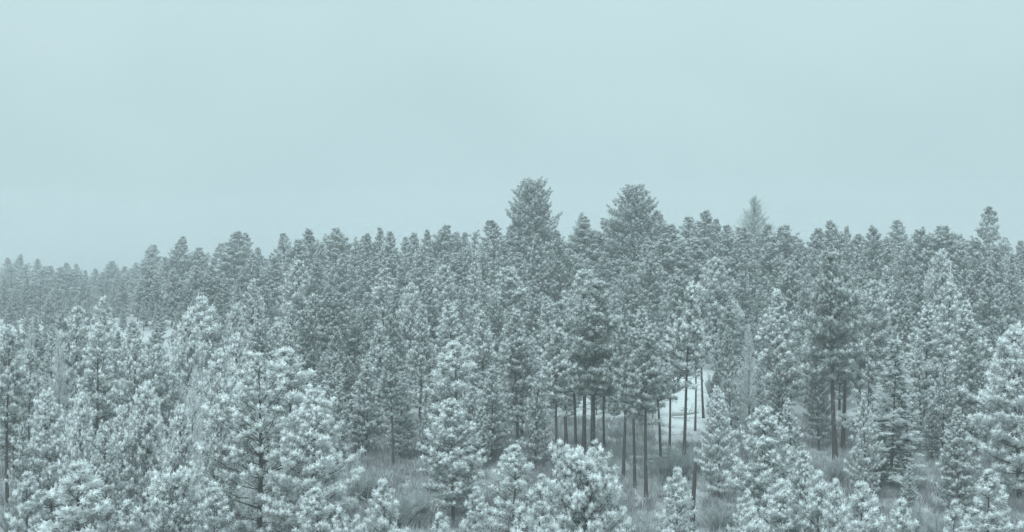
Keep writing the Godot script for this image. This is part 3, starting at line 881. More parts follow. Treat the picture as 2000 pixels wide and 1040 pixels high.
	plant("green_pine", 1, 7.35, -268.3, 14.78, 1.01, 1.94, "pines in the far ranks", "darker green-grey pine before and left of the grey cone between the giants")
	plant("round_pine", 1, 9.37, -274.5, 13.00, 1.40, 4.24, "pines in the far ranks", "blunt-topped pine in the far ranks before and left of the grey cone between the giants")
	plant("young_pine", 1, 11.72, -265.4, 11.80, 1.10, 2.26, "pines in the far ranks", "cone-shaped frosted pine in the far ranks straight behind the broad blue-grey pine")
	plant("dense_pine", 1, 14.69, -271.0, 12.78, 1.56, 0.31, "pines in the far ranks", "dense narrow frosted pine in the far ranks behind and right of the broad blue-grey pine")
	plant("ragged_pine", 1, 17.54, -267.8, 12.52, 0.99, 3.70, "pines in the far ranks", "ragged gappy pine in the far ranks behind and left of the smooth rounded pine")
	plant("young_pine", 1, 22.17, -269.6, 14.60, 1.04, 4.25, "pines in the far ranks", "cone-shaped frosted pine in the far ranks straight behind the smooth rounded pine")
	plant("green_pine", 1, 24.82, -271.6, 14.19, 1.51, 0.14, "pines in the far ranks", "darker green-grey pine in the far ranks behind and right of the smooth rounded pine")
	plant("pointed_pine", 1, 27.41, -272.7, 13.24, 1.37, 3.68, "pines in the far ranks", "pointed frosted pine in the far ranks behind and right of the smooth rounded pine")
	plant("pointed_pine", 1, 30.29, -274.7, 14.13, 1.59, 5.17, "pines in the far ranks", "pointed frosted pine straight in front of the upright pine past the giants")
	plant("green_pine", 1, 32.34, -265.4, 13.87, 1.03, 1.01, "pines in the far ranks", "darker green-grey pine in the far ranks straight behind the fluffy pine above the clearing")
	plant("young_pine", 1, 35.69, -266.3, 14.65, 0.92, 0.38, "pines in the far ranks", "cone-shaped frosted pine behind and right of the fluffy pine above the clearing")
	plant("dense_pine", 1, 37.96, -268.0, 13.92, 1.09, 3.92, "pines in the far ranks", "dense narrow frosted pine before and left of the blunt dark skyline pine")
	plant("green_pine", 1, 41.73, -274.0, 13.58, 1.43, 0.54, "pines in the far ranks", "darker green-grey pine in the far ranks before and left of the blunt dark skyline pine")
	plant("ragged_pine", 1, 41.35, -258.6, 12.93, 1.00, 0.49, "pines in the far ranks", "ragged gappy pine in the far ranks straight in front of the blunt dark skyline pine")
	plant("pointed_pine", 1, 43.95, -257.7, 13.94, 1.09, 3.89, "pines in the far ranks", "pointed frosted pine in the far ranks before and right of the blunt dark skyline pine")
	plant("dense_pine", 1, 46.52, -258.9, 14.16, 1.01, 0.30, "pines in the far ranks", "dense narrow frosted pine before and right of the blunt dark skyline pine")
	plant("pointed_pine", 1, 48.74, -258.1, 14.87, 0.95, 0.93, "pines in the far ranks", "pointed frosted pine in the far ranks straight in front of the peaked skyline pine")
	plant("ragged_pine", 1, 52.06, -260.9, 14.15, 1.03, 6.16, "pines in the far ranks", "ragged gappy pine in the far ranks before and left of the small dark peak pine")
	plant("dense_pine", 1, 53.81, -256.0, 14.01, 0.94, 0.48, "pines in the far ranks", "dense narrow frosted pine before and left of the small dark peak pine")
	plant("green_pine", 1, 57.66, -261.1, 14.04, 0.94, 0.20, "pines in the far ranks", "darker green-grey pine in the far ranks straight behind the smooth pale pine")
	plant("dense_pine", 1, 59.43, -253.4, 15.16, 1.04, 0.24, "pines in the far ranks", "dense narrow frosted pine in the far ranks before and left of the black-tufted skyline pine")
	plant("green_pine", 1, 64.40, -262.6, 13.85, 1.10, 5.07, "pines in the far ranks", "darker green-grey pine in the far ranks behind and left of the candelabra pine")
	plant("dense_pine", 1, 65.91, -259.2, 14.38, 1.04, 5.88, "pines in the far ranks", "dense narrow frosted pine in the far ranks straight behind the candelabra pine")
	plant("green_pine", 1, 67.08, -253.2, 14.31, 0.95, 5.18, "pines in the far ranks", "darker green-grey pine in the far ranks just right of the candelabra pine")
	plant("tall_pine", 1, 69.90, -253.6, 13.68, 1.02, 4.20, "pines in the far ranks", "tall bare-stemmed pine in the far ranks just right of the candelabra pine")
	plant("young_pine", 1, 73.52, -255.4, 14.68, 0.95, 3.46, "pines in the far ranks", "cone-shaped frosted pine in the far ranks straight in front of the tall loose pine")
	plant("pointed_pine", 1, 76.90, -257.6, 12.80, 0.93, 2.44, "pines in the far ranks", "pointed frosted pine in the far ranks before and right of the tall loose pine")
	plant("young_pine", 1, -90.02, -301.6, 6.12, 1.01, 4.49, "pines in the far ranks", "cone-shaped frosted pine in the far ranks behind and left of the pale spike larch")
	plant("puffy_pine", 1, -84.87, -296.4, 5.65, 1.04, 1.12, "pines in the far ranks", "puffy frosted pine in the far ranks straight behind the pale spike larch")
	plant("puffy_pine", 1, -82.35, -298.7, 6.52, 0.92, 3.02, "pines in the far ranks", "puffy frosted pine in the far ranks behind and left of the small white-headed pine")
	plant("ragged_pine", 1, -80.32, -303.1, 4.48, 0.97, 3.40, "pines in the far ranks", "ragged gappy pine in the far ranks behind and left of the small white-headed pine")
	plant("puffy_pine", 1, -76.56, -301.0, 5.36, 1.04, 4.83, "pines in the far ranks", "puffy frosted pine in the far ranks behind and left of the snow-capped left pine")
	plant("slim_pine", 1, -73.95, -301.6, 6.68, 1.22, 2.03, "pines in the far ranks", "slim frosted pine in the far ranks straight behind the snow-capped left pine")
	plant("pointed_pine", 1, -69.31, -299.4, 4.54, 0.95, 2.94, "pines in the far ranks", "pointed frosted pine in the far ranks behind and right of the snow-capped left pine")
	plant("ragged_pine", 1, -66.68, -304.1, 5.23, 0.95, 1.19, "pines in the far ranks", "ragged gappy pine in the far ranks behind and right of the snow-capped left pine")
	plant("slim_pine", 1, -56.71, -269.9, 5.95, 1.16, 3.63, "pines in the far ranks", "slim frosted pine in the far ranks behind and left of the star-topped pine")
	plant("pointed_pine", 1, -53.75, -271.5, 5.80, 1.04, 5.90, "pines in the far ranks", "pointed frosted pine in the far ranks behind and left of the star-topped pine")
	plant("pointed_pine", 1, -50.10, -265.3, 7.69, 0.95, 2.43, "pines in the far ranks", "pointed frosted pine behind and left of the star-topped pine")
	plant("green_pine", 1, -46.05, -265.3, 7.33, 0.95, 4.14, "pines in the far ranks", "darker green-grey pine in the far ranks behind and right of the star-topped pine")
	plant("pointed_pine", 1, -43.07, -264.3, 8.71, 1.05, 3.50, "pines in the far ranks", "pointed frosted pine in the far ranks behind and left of the white-plumed tall pine")
	plant("green_pine", 1, -39.17, -265.1, 8.76, 1.02, 1.23, "pines in the far ranks", "darker green-grey pine in the far ranks behind and right of the white-plumed tall pine")
	plant("puffy_pine", 2, -33.16, -258.0, 12.89, 1.00, 4.37, "pines in the far ranks", "pale pine with a bright white head behind the far middle ranks")
	plant("slim_pine", 1, -14.05, -262.0, 14.05, 1.15, 1.33, "pines in the far ranks", "pale narrow pine with a curved white edge below the knob-headed pine")
	plant("puffy_pine", 2, -9.63, -236.0, 12.71, 1.00, 3.86, "pines in the middle ranks", "cushion-topped frosted pine with round white tufts below the knob-headed pine")
	plant("open_pine", 2, -17.42, -226.0, 13.11, 1.25, 6.24, "pines in the middle ranks", "big pine of separate round white tufts left of the middle")
	plant("puffy_pine", 2, -0.68, -222.0, 13.78, 1.10, 1.93, "pines in the middle ranks", "round-shouldered frosted pine below the flat-topped giant")
	plant("slim_pine", 2, -5.53, -242.0, 13.05, 1.10, 4.20, "pines in the middle ranks", "narrow frosted pine left below the flat-topped giant")
	plant("puffy_pine", 2, 9.87, -216.0, 13.87, 1.25, 2.13, "pines in the middle ranks", "broad blue-grey pine with white crown below the pale thin larch")
	plant("round_pine", 1, 20.72, -252.0, 13.37, 1.00, 1.20, "pines in the far ranks", "smooth rounded grey pine below the dark twin-topped giant")
	plant("puffy_pine", 2, 27.78, -228.0, 14.87, 1.00, 3.14, "pines in the middle ranks", "fluffy pale pine above the snowy clearing")
	plant("plumed_pine", 2, 63.09, -246.0, 14.34, 1.00, 1.34, "pines in the far ranks", "pale pine with upright candle-like limbs on the right slope")
	plant("young_pine", 2, 50.59, -226.0, 13.68, 0.85, 2.23, "pines in the middle ranks", "smooth pale cone-shaped pine on the right slope, behind a whiter one")
	plant("open_pine", 2, -33.86, -218.0, 12.30, 1.00, 1.42, "pines in the middle ranks", "tall white-plumed pine high above the left half of the wood")
	plant("sapling_pine", 3, -36.18, -198.0, 12.17, 1.10, 0.99, "pines in the middle ranks", "white pine with star-like spreading top branches on the left slope")
	plant("young_pine", 2, -27.56, -208.0, 9.72, 0.80, 4.21, "pines in the middle ranks", "pale conical pine right of the white-plumed tall pine")
	plant("slim_pine", 1, -24.41, -212.0, 8.36, 0.62, 5.22, "pines in the middle ranks", "very thin white candle-like treetop in front of dark pines")
	plant("plumed_pine", 2, -12.51, -214.0, 12.12, 1.00, 3.31, "pines in the middle ranks", "pale pine with forked upright tips right of the big tufted pine")
	plant("slim_pine", 2, 4.85, -204.0, 12.38, 1.15, 2.81, "pines in the middle ranks", "pale narrow pine below the grey cone between the giants")
	plant("slim_pine", 2, 14.90, -198.0, 11.47, 1.25, 1.90, "pines in the middle ranks", "thin-topped frosted pine at the left edge of the snowy clearing")
	plant("young_pine", 3, 29.74, -186.0, 13.93, 1.05, 1.50, "pines in the near ranks", "bright white-tipped cone-shaped pine right of the snowy clearing")
	plant("puffy_pine", 2, 42.22, -198.0, 13.78, 0.95, 5.92, "pines in the middle ranks", "cauliflower-topped pale pine on the right slope")
	plant("open_pine", 3, 48.56, -188.0, 14.74, 1.00, 3.01, "pines in the near ranks", "bright frosted pine in front of the candelabra pine")
	plant("young_pine", 3, 49.18, -180.0, 13.72, 1.05, 4.28, "pines in the near ranks", "white pine with a long sloping right side near the right edge")
	plant("slim_pine", 3, 45.78, -186.0, 13.06, 1.20, 1.75, "pines in the near ranks", "narrow bright pine left beside the sloping-sided white pine")
	plant("open_pine", 3, -44.07, -182.0, 13.73, 0.90, 1.09, "pines in the near ranks", "snow-capped pine with a leaning white tip on the left slope")
	plant("puffy_pine", 3, -46.19, -178.0, 12.82, 0.80, 0.06, "pines in the near ranks", "small white-headed pine left beside the snow-capped one")
	plant("plumed_pine", 3, -33.77, -176.0, 13.16, 0.90, 1.86, "pines in the near ranks", "feathered white pine with upward plumes on the left slope")
	plant("young_pine", 2, -14.05, -176.0, 11.92, 1.00, 2.63, "pines in the near ranks", "silver column-like pine in front of the big tufted pine")
	plant("slim_pine", 3, -6.80, -194.0, 12.74, 1.20, 3.27, "pines in the middle ranks", "narrow pine with bobbled white sides left of the middle")
	plant("young_pine", 3, -3.25, -184.0, 12.20, 0.85, 3.87, "pines in the near ranks", "frosted pine with a slightly bent white tip in the middle")
	plant("sapling_pine", 3, -5.66, -166.0, 10.92, 1.15, 4.34, "pines in the near ranks", "bright white-tipped pine in front of the bobbled narrow pine")
	plant("young_pine", 3, 1.05, -172.0, 11.81, 1.00, 5.50, "pines in the near ranks", "clear-cut frosted pine with a bright pointed top in the middle")
	plant("bare_tree", 3, -9.65, -176.0, 10.06, 0.80, 5.04, "pines in the near ranks", "leafless tree of upright whitened twigs left of the white cone pine")
	plant("feathery_larch", 2, 23.51, -166.0, 12.40, 0.80, 4.31, "pines in the near ranks", "lacy pale larch with looping twigs right of the snowy clearing")
	plant("snowy_fir", 2, 34.26, -152.0, 13.89, 1.00, 5.05, "", "ragged fir with separate snow-tipped boughs in three sides of gaps")
	plant("tall_pine", 1, 5.42, -168.0, 14.19, 0.85, 3.40, "pines in the near ranks", "pine with a short dark bare trunk, second trunk left of the twin trunks")
	plant("tall_pine", 1, 6.99, -164.0, 15.86, 0.95, 2.97, "pines in the near ranks", "left one of two close dark bare trunks in the open wood")
	plant("tall_pine", 1, 7.65, -159.0, 17.14, 1.05, 5.75, "pines in the near ranks", "right and thicker one of two close dark bare trunks in the open wood")
	plant("bare_stemmed_pine", 2, 4.17, -152.0, 14.41, 0.85, 5.61, "pines in the near ranks", "thin bare trunk with pale dead side branches left of the twin trunks")
	plant("bare_stemmed_pine", 1, 10.18, -154.0, 14.02, 0.90, 2.42, "pines in the near ranks", "thin leaning bare trunk right of the twin trunks")
	plant("bare_stemmed_pine", 1, 11.81, -148.0, 14.32, 0.95, 5.45, "pines in the near ranks", "long thin bare trunk reaching lowest of those before the clearing")
	plant("bare_stemmed_pine", 2, 13.96, -157.0, 13.76, 0.80, 2.70, "pines in the near ranks", "bare trunk standing before the pale fallen log")
	plant("bare_stemmed_pine", 3, 16.33, -160.0, 17.58, 0.78, 4.72, "pines in the near ranks", "lone tall dark trunk standing against the bright snowy clearing")
	plant("bare_stemmed_pine", 1, 21.42, -188.0, 13.29, 0.80, 0.15, "pines in the near ranks", "thin trunk at the right edge of the snowy clearing")
	plant("bare_stemmed_pine", 3, 33.82, -186.0, 12.42, 0.80, 3.73, "pines in the near ranks", "short far trunk between the white-tipped cone pine and the dark twin stems")
	plant("tall_pine", 1, 31.95, -166.0, 20.07, 0.85, 5.95, "pines in the near ranks", "tall pine with long bare stem left of the ragged fir")
	plant("bare_stemmed_pine", 1, 33.45, -170.0, 18.34, 0.90, 2.75, "pines in the near ranks", "thinner bare stem close behind the tall one left of the fir")
	plant("bare_stemmed_pine", 2, 0.62, -170.0, 13.36, 0.90, 5.47, "pines in the near ranks", "bare trunk showing under the clear-cut frosted pine")
	plant("bare_stemmed_pine", 1, -11.31, -160.0, 10.93, 0.85, 4.27, "pines in the near ranks", "shaded bare trunk below the silver column pine")
	plant("bare_stemmed_pine", 2, -42.35, -141.0, 15.43, 0.80, 0.13, "pines in the near ranks", "bare dark trunk beside the small snow patch at the left edge")
	plant("bare_stemmed_pine", 2, -43.66, -152.0, 12.23, 0.75, 0.48, "pines in the near ranks", "shorter bare trunk right of the one at the left snow patch")
	plant("plumed_pine", 2, -32.87, -198.0, 11.61, 0.85, 2.08, "pines in the middle ranks", "plume-branched white pine in the middle ranks just right of the star-topped pine")
	plant("plumed_pine", 1, -34.79, -200.4, 9.80, 0.93, 6.10, "pines in the middle ranks", "plume-branched white pine just right of the star-topped pine")
	plant("dense_pine", 2, -28.59, -193.6, 12.79, 0.87, 4.13, "pines in the middle ranks", "dense narrow frosted pine in the middle ranks before and left of the pale conical pine")
	plant("puffy_pine", 2, -27.38, -197.6, 9.21, 0.95, 3.75, "pines in the middle ranks", "puffy frosted pine in the middle ranks before and left of the pale conical pine")
	plant("young_pine", 2, -42.18, -197.8, 9.34, 0.88, 5.40, "pines in the middle ranks", "cone-shaped frosted pine in the middle ranks behind and left of the feathered white pine")
	plant("puffy_pine", 2, -44.68, -198.8, 9.33, 0.79, 2.20, "pines in the middle ranks", "puffy frosted pine in the middle ranks straight behind the white-blobbed pine")
	plant("ragged_pine", 2, -39.43, -193.2, 8.88, 0.85, 0.92, "pines in the middle ranks", "ragged gappy pine in the middle ranks behind and left of the feathered white pine")
	plant("plumed_pine", 2, -29.63, -194.6, 9.69, 0.97, 2.80, "pines in the middle ranks", "plume-branched white pine in the middle ranks before and left of the pale conical pine")
	plant("dense_pine", 1, -22.71, -207.1, 12.70, 1.09, 5.70, "pines in the middle ranks", "dense narrow frosted pine in the middle ranks just right of the white candle pine")
	plant("green_pine", 1, -24.78, -208.6, 11.23, 1.05, 1.04, "pines in the middle ranks", "darker green-grey pine in the middle ranks close against the white candle pine")
	plant("tall_pine", 1, -21.45, -207.2, 11.51, 1.10, 3.09, "pines in the middle ranks", "tall bare-stemmed pine in the middle ranks just right of the white candle pine")
	plant("dense_pine", 1, -20.19, -213.8, 10.29, 1.08, 1.85, "pines in the middle ranks", "dense narrow frosted pine just right of the white candle pine")
	plant("young_pine", 1, -18.84, -217.0, 10.82, 1.07, 2.24, "pines in the middle ranks", "cone-shaped frosted pine in the middle ranks before and left of the big tufted pine")
	plant("green_pine", 1, -22.43, -210.4, 7.38, 0.96, 0.58, "pines in the middle ranks", "darker green-grey pine in the middle ranks just right of the white candle pine")
	plant("green_pine", 1, -19.81, -209.8, 6.91, 1.05, 5.70, "pines in the middle ranks", "darker green-grey pine in the middle ranks behind and left of the silver column pine")
	plant("dense_pine", 1, -22.95, -209.3, 4.90, 0.97, 1.61, "pines in the middle ranks", "dense narrow frosted pine behind and right of the white pine behind the great ones")
	plant("dense_pine", 1, -26.29, -215.7, 4.76, 1.07, 4.96, "pines in the middle ranks", "dense narrow frosted pine in the middle ranks just left of the white candle pine")
	plant("dense_pine", 1, -19.12, -209.2, 8.91, 1.06, 1.09, "pines in the middle ranks", "dense narrow frosted pine in the middle ranks behind and left of the silver column pine")
	plant("pointed_pine", 1, -14.46, -215.8, 11.24, 0.99, 2.68, "pines in the middle ranks", "pointed frosted pine in the middle ranks just left of the forked-top pine")
	plant("young_pine", 1, -10.50, -215.5, 12.75, 1.00, 0.15, "pines in the middle ranks", "cone-shaped frosted pine in the middle ranks just right of the forked-top pine")
	plant("green_pine", 1, -10.27, -217.6, 8.68, 0.99, 3.70, "pines in the middle ranks", "darker green-grey pine in the middle ranks behind and left of the bobbled narrow pine")
	plant("ragged_pine", 1, -6.62, -217.3, 12.29, 0.97, 3.20, "pines in the middle ranks", "ragged gappy pine in the middle ranks behind and right of the bobbled narrow pine")
	plant("dense_pine", 1, -3.26, -214.0, 12.73, 0.92, 2.71, "pines in the middle ranks", "dense narrow frosted pine in the middle ranks just left of the round-shouldered pine")
	plant("green_pine", 1, -2.26, -212.4, 10.96, 0.98, 1.26, "pines in the middle ranks", "darker green-grey pine in the middle ranks behind and right of the bent-tip pine")
	plant("dense_pine", 1, 2.93, -214.1, 13.27, 1.05, 4.01, "pines in the middle ranks", "dense narrow frosted pine in the middle ranks behind and left of the pale narrow pine")
	plant("dense_pine", 1, 1.34, -220.6, 10.73, 1.06, 0.22, "pines in the middle ranks", "dense narrow frosted pine behind and left of the pale narrow pine")
	plant("green_pine", 1, 7.37, -219.9, 11.11, 0.97, 5.86, "pines in the middle ranks", "darker green-grey pine in the middle ranks behind and right of the pale narrow pine")
	plant("green_pine", 1, 5.97, -217.7, 9.33, 1.07, 3.03, "pines in the middle ranks", "darker green-grey pine in the middle ranks straight behind the pale narrow pine")
	plant("dense_pine", 1, 11.82, -215.6, 11.58, 0.92, 3.84, "pines in the middle ranks", "dense narrow frosted pine in the middle ranks behind and right of the right twin trunk")
	plant("pointed_pine", 1, 13.36, -214.0, 10.43, 1.03, 2.67, "pines in the middle ranks", "pointed frosted pine behind and left of the thin-topped pine by the clearing")
	plant("green_pine", 1, 3.91, -214.1, 7.34, 0.96, 0.14, "pines in the middle ranks", "darker green-grey pine in the middle ranks behind and right of the clear-cut frosted pine")
	plant("green_pine", 1, -1.67, -218.9, 6.82, 0.97, 0.19, "pines in the middle ranks", "darker green-grey pine behind and right of the bent-tip pine")
	plant("pointed_pine", 1, 15.92, -243.1, 12.03, 1.01, 4.56, "pines in the middle ranks", "pointed frosted pine in the middle ranks before and left of the smooth rounded pine")
	plant("green_pine", 1, 17.39, -237.9, 11.68, 1.09, 3.06, "pines in the middle ranks", "darker green-grey pine in the middle ranks before and left of the smooth rounded pine")
	plant("dense_pine", 1, 22.12, -242.0, 10.00, 1.06, 1.75, "pines in the middle ranks", "dense narrow frosted pine in the middle ranks behind and left of the lone bare trunk")
	plant("round_pine", 1, 23.37, -236.1, 12.86, 1.04, 3.38, "pines in the middle ranks", "blunt-topped pine in the middle ranks before and right of the smooth rounded pine")
	plant("green_pine", 1, 21.82, -238.8, 7.49, 0.74, 5.47, "pines in the middle ranks", "darker green-grey pine in the middle ranks behind and left of the lone bare trunk")
	plant("green_pine", 1, 25.32, -237.5, 11.60, 1.05, 3.20, "pines in the middle ranks", "darker green-grey pine behind and left of the fluffy pine above the clearing")
	plant("pointed_pine", 1, 27.20, -238.2, 10.36, 1.01, 3.26, "pines in the middle ranks", "pointed frosted pine in the middle ranks straight behind the trunk at the clearing edge")
	plant("dense_pine", 1, 32.02, -244.5, 9.81, 1.07, 3.67, "pines in the middle ranks", "dense narrow frosted pine behind and right of the fluffy pine above the clearing")
	plant("tall_pine", 1, 33.95, -245.0, 11.33, 0.99, 5.49, "pines in the middle ranks", "tall bare-stemmed pine behind and right of the fluffy pine above the clearing")
	plant("dense_pine", 1, 35.55, -243.1, 10.02, 0.93, 0.20, "pines in the middle ranks", "dense narrow frosted pine in the middle ranks behind and left of the white-tipped cone pine")
	plant("pointed_pine", 1, 31.70, -236.5, 7.55, 1.08, 4.17, "pines in the middle ranks", "pointed frosted pine behind and right of the trunk at the clearing edge")
	plant("dense_pine", 1, 35.91, -240.6, 5.83, 1.05, 3.62, "pines in the middle ranks", "dense narrow frosted pine behind and left of the white-tipped cone pine")
	plant("round_pine", 1, 38.12, -229.6, 13.75, 0.95, 4.50, "pines in the middle ranks", "blunt-topped pine in the middle ranks behind and right of the white-tipped cone pine")
	plant("dense_pine", 1, 39.06, -225.0, 12.71, 0.98, 1.04, "pines in the middle ranks", "dense narrow frosted pine in the middle ranks behind and right of the white-tipped cone pine")
	plant("green_pine", 1, 41.66, -227.9, 12.80, 1.01, 5.20, "pines in the middle ranks", "darker green-grey pine behind and left of the tall stem behind the fir")
	plant("ragged_pine", 1, 45.06, -227.6, 12.18, 1.01, 4.98, "pines in the middle ranks", "ragged gappy pine in the middle ranks straight behind the second dark stem")
	plant("dense_pine", 1, 46.71, -225.5, 13.33, 0.97, 1.74, "pines in the middle ranks", "dense narrow frosted pine in the middle ranks behind and left of the cauliflower-topped pine")
	plant("dense_pine", 1, 52.72, -226.2, 11.74, 1.04, 5.95, "pines in the middle ranks", "dense narrow frosted pine in the middle ranks just right of the smooth pale pine")
	plant("pointed_pine", 1, 55.55, -230.9, 11.72, 1.04, 0.33, "pines in the middle ranks", "pointed frosted pine in the middle ranks just right of the smooth pale pine")
	plant("tall_pine", 1, 41.06, -232.4, 9.41, 1.08, 3.43, "pines in the middle ranks", "tall bare-stemmed pine in the middle ranks behind and left of the short far trunk")
	plant("green_pine", 1, 41.87, -225.4, 10.53, 0.96, 0.54, "pines in the middle ranks", "darker green-grey pine in the middle ranks behind and left of the second dark stem")
	plant("pointed_pine", 1, 45.99, -228.8, 8.29, 1.05, 1.18, "pines in the middle ranks", "pointed frosted pine in the middle ranks behind and left of the cauliflower-topped pine")
	plant("dense_pine", 1, 60.89, -229.8, 12.57, 0.96, 4.01, "pines in the middle ranks", "dense narrow frosted pine in the middle ranks before and right of the candelabra pine")
	plant("pointed_pine", 1, 63.42, -231.4, 11.99, 1.08, 4.43, "pines in the middle ranks", "pointed frosted pine behind and right of the bright pine below the candelabra")
	plant("young_pine", 1, 64.01, -226.0, 12.90, 0.96, 3.01, "pines in the middle ranks", "cone-shaped frosted pine behind and right of the bright pine below the candelabra")
	plant("pointed_pine", 1, 69.12, -232.8, 13.41, 1.01, 1.54, "pines in the middle ranks", "pointed frosted pine in the middle ranks before and right of the candelabra pine")
	plant("puffy_pine", 1, 67.33, -230.3, 10.83, 0.96, 3.42, "pines in the middle ranks", "puffy frosted pine in the middle ranks behind and right of the sloping-sided white pine")
	plant("young_pine", 1, 33.01, -198.8, 8.64, 1.04, 2.82, "pines in the middle ranks", "cone-shaped frosted pine in the middle ranks behind and left of the short far trunk")
	plant("dense_pine", 1, 34.35, -196.1, 9.00, 1.01, 2.41, "pines in the middle ranks", "dense narrow frosted pine in the middle ranks behind and left of the short far trunk")
	plant("green_pine", 1, 41.62, -201.0, 8.42, 0.99, 2.58, "pines in the middle ranks", "darker green-grey pine in the middle ranks behind and left of the ragged snowy fir")
	plant("green_pine", 1, 37.52, -192.5, 9.48, 0.97, 2.90, "pines in the middle ranks", "darker green-grey pine in the middle ranks just right of the short far trunk")
	plant("pointed_pine", 1, 46.00, -193.6, 11.15, 0.97, 2.32, "pines in the middle ranks", "pointed frosted pine in the middle ranks just left of the narrow bright pine")
	plant("pointed_pine", 1, 44.83, -193.7, 10.48, 0.98, 0.77, "pines in the middle ranks", "pointed frosted pine just left of the narrow bright pine")
	plant("pointed_pine", 1, 55.32, -194.3, 9.85, 0.94, 3.12, "pines in the middle ranks", "pointed frosted pine in the middle ranks behind and right of the sloping-sided white pine")
	plant("green_pine", 1, 57.51, -196.7, 9.93, 0.98, 1.78, "pines in the middle ranks", "darker green-grey pine in the middle ranks behind and left of the right edge white pine")
	plant("dense_pine", 1, 6.14, -192.1, 6.72, 0.74, 4.98, "pines in the middle ranks", "dense narrow frosted pine in the middle ranks behind and right of the pale-stubbed trunk")
	plant("green_pine", 1, 11.22, -193.8, 7.38, 0.99, 6.00, "pines in the middle ranks", "darker green-grey pine in the middle ranks behind and left of the leaning thin trunk")
	plant("pointed_pine", 2, 13.04, -186.1, 6.96, 0.85, 4.68, "pines in the near ranks", "pointed frosted pine in the near ranks behind and left of the long low trunk")
	plant("ragged_pine", 2, 15.80, -188.6, 6.54, 0.72, 2.07, "pines in the near ranks", "ragged gappy pine in the near ranks straight behind the long low trunk")
	plant("young_pine", 1, 9.93, -217.4, 2.79, 0.76, 2.99, "pines in the middle ranks", "cone-shaped frosted pine in the middle ranks behind and right of the pale-stubbed trunk")
	plant("green_pine", 1, 15.72, -202.4, 5.25, 0.83, 4.64, "pines in the middle ranks", "darker green-grey pine in the middle ranks straight behind the long low trunk")
	plant("dense_pine", 1, 25.01, -195.5, 8.90, 0.91, 1.44, "pines in the middle ranks", "dense narrow frosted pine in the middle ranks behind and left of the lacy larch")
	plant("young_pine", 1, 22.53, -185.0, 6.07, 0.80, 5.02, "pines in the near ranks", "cone-shaped frosted pine in the near ranks straight behind the white-fingered pine")
	plant("pointed_pine", 2, 24.29, -177.2, 8.45, 0.84, 0.28, "pines in the near ranks", "pointed frosted pine in the near ranks behind and left of the lacy larch")
	plant("pointed_pine", 2, 2.30, -189.0, 8.87, 0.98, 6.08, "pines in the near ranks", "pointed frosted pine in the near ranks behind and right of the clear-cut frosted pine")
	plant("young_pine", 2, -0.84, -184.3, 8.39, 0.86, 3.50, "pines in the near ranks", "cone-shaped frosted pine in the near ranks behind and left of the clear-cut frosted pine")
	plant("dense_pine", 2, -10.26, -187.1, 12.37, 0.93, 4.86, "pines in the near ranks", "dense narrow frosted pine in the near ranks straight in front of the forked-top pine")
	plant("green_pine", 1, -13.59, -194.0, 10.56, 0.97, 3.77, "pines in the middle ranks", "darker green-grey pine in the middle ranks behind and right of the silver column pine")
	plant("pointed_pine", 1, -16.39, -192.2, 8.94, 1.01, 5.33, "pines in the middle ranks", "pointed frosted pine in the middle ranks behind and left of the silver column pine")
	plant("green_pine", 1, -19.69, -190.1, 9.49, 0.94, 2.66, "pines in the middle ranks", "darker green-grey pine in the middle ranks before and right of the white candle pine")
	plant("ragged_pine", 1, -7.82, -190.2, 9.96, 1.07, 0.57, "pines in the middle ranks", "ragged gappy pine in the middle ranks behind and right of the leafless twiggy tree")
	plant("green_pine", 1, -23.61, -193.8, 11.44, 1.09, 1.29, "pines in the middle ranks", "darker green-grey pine in the middle ranks before and left of the white candle pine")
	plant("young_pine", 2, -24.79, -185.0, 10.89, 0.99, 4.69, "pines in the near ranks", "cone-shaped frosted pine in the near ranks straight in front of the pale conical pine")
	plant("young_pine", 1, -68.36, -241.3, 6.54, 1.02, 6.18, "pines in the middle ranks", "cone-shaped frosted pine in the middle ranks behind and right of the pale spike larch")
	plant("puffy_pine", 1, -65.18, -237.8, 5.44, 1.07, 1.43, "pines in the middle ranks", "puffy frosted pine in the middle ranks behind and right of the pale spike larch")
	plant("young_pine", 1, -72.06, -243.9, 5.50, 1.04, 3.06, "pines in the middle ranks", "cone-shaped frosted pine in the middle ranks behind and left of the pale spike larch")
	plant("dense_pine", 1, -62.05, -236.9, 6.39, 1.08, 4.90, "pines in the middle ranks", "dense narrow frosted pine in the middle ranks straight behind the small white-headed pine")
	plant("round_pine", 1, -64.64, -241.2, 7.49, 1.04, 1.91, "pines in the middle ranks", "blunt-topped pine in the middle ranks behind and left of the small white-headed pine")
	plant("young_pine", 1, -70.05, -244.7, 7.45, 1.01, 1.48, "pines in the middle ranks", "cone-shaped frosted pine in the middle ranks straight behind the pale spike larch")
	plant("green_pine", 1, 35.11, -205.9, 6.41, 1.02, 4.80, "pines in the middle ranks", "darker green-grey pine in the middle ranks behind and left of the short far trunk")
	plant("pointed_pine", 1, 38.19, -209.0, 7.00, 1.07, 0.73, "pines in the middle ranks", "pointed frosted pine in the middle ranks straight behind the short far trunk")
	plant("dense_pine", 1, 40.94, -203.6, 6.93, 1.08, 2.09, "pines in the middle ranks", "dense narrow frosted pine in the middle ranks behind and right of the short far trunk")
	plant("dense_pine", 1, 47.90, -204.2, 7.81, 1.09, 3.73, "pines in the middle ranks", "dense narrow frosted pine in the middle ranks behind and right of the ragged snowy fir")
	plant("young_pine", 1, 52.02, -200.9, 8.24, 0.98, 3.12, "pines in the middle ranks", "cone-shaped frosted pine in the middle ranks behind and right of the narrow bright pine")
	plant("dense_pine", 1, -63.06, -227.5, 6.22, 1.02, 5.96, "pines in the middle ranks", "dense narrow frosted pine in the middle ranks behind and right of the pale spike larch")
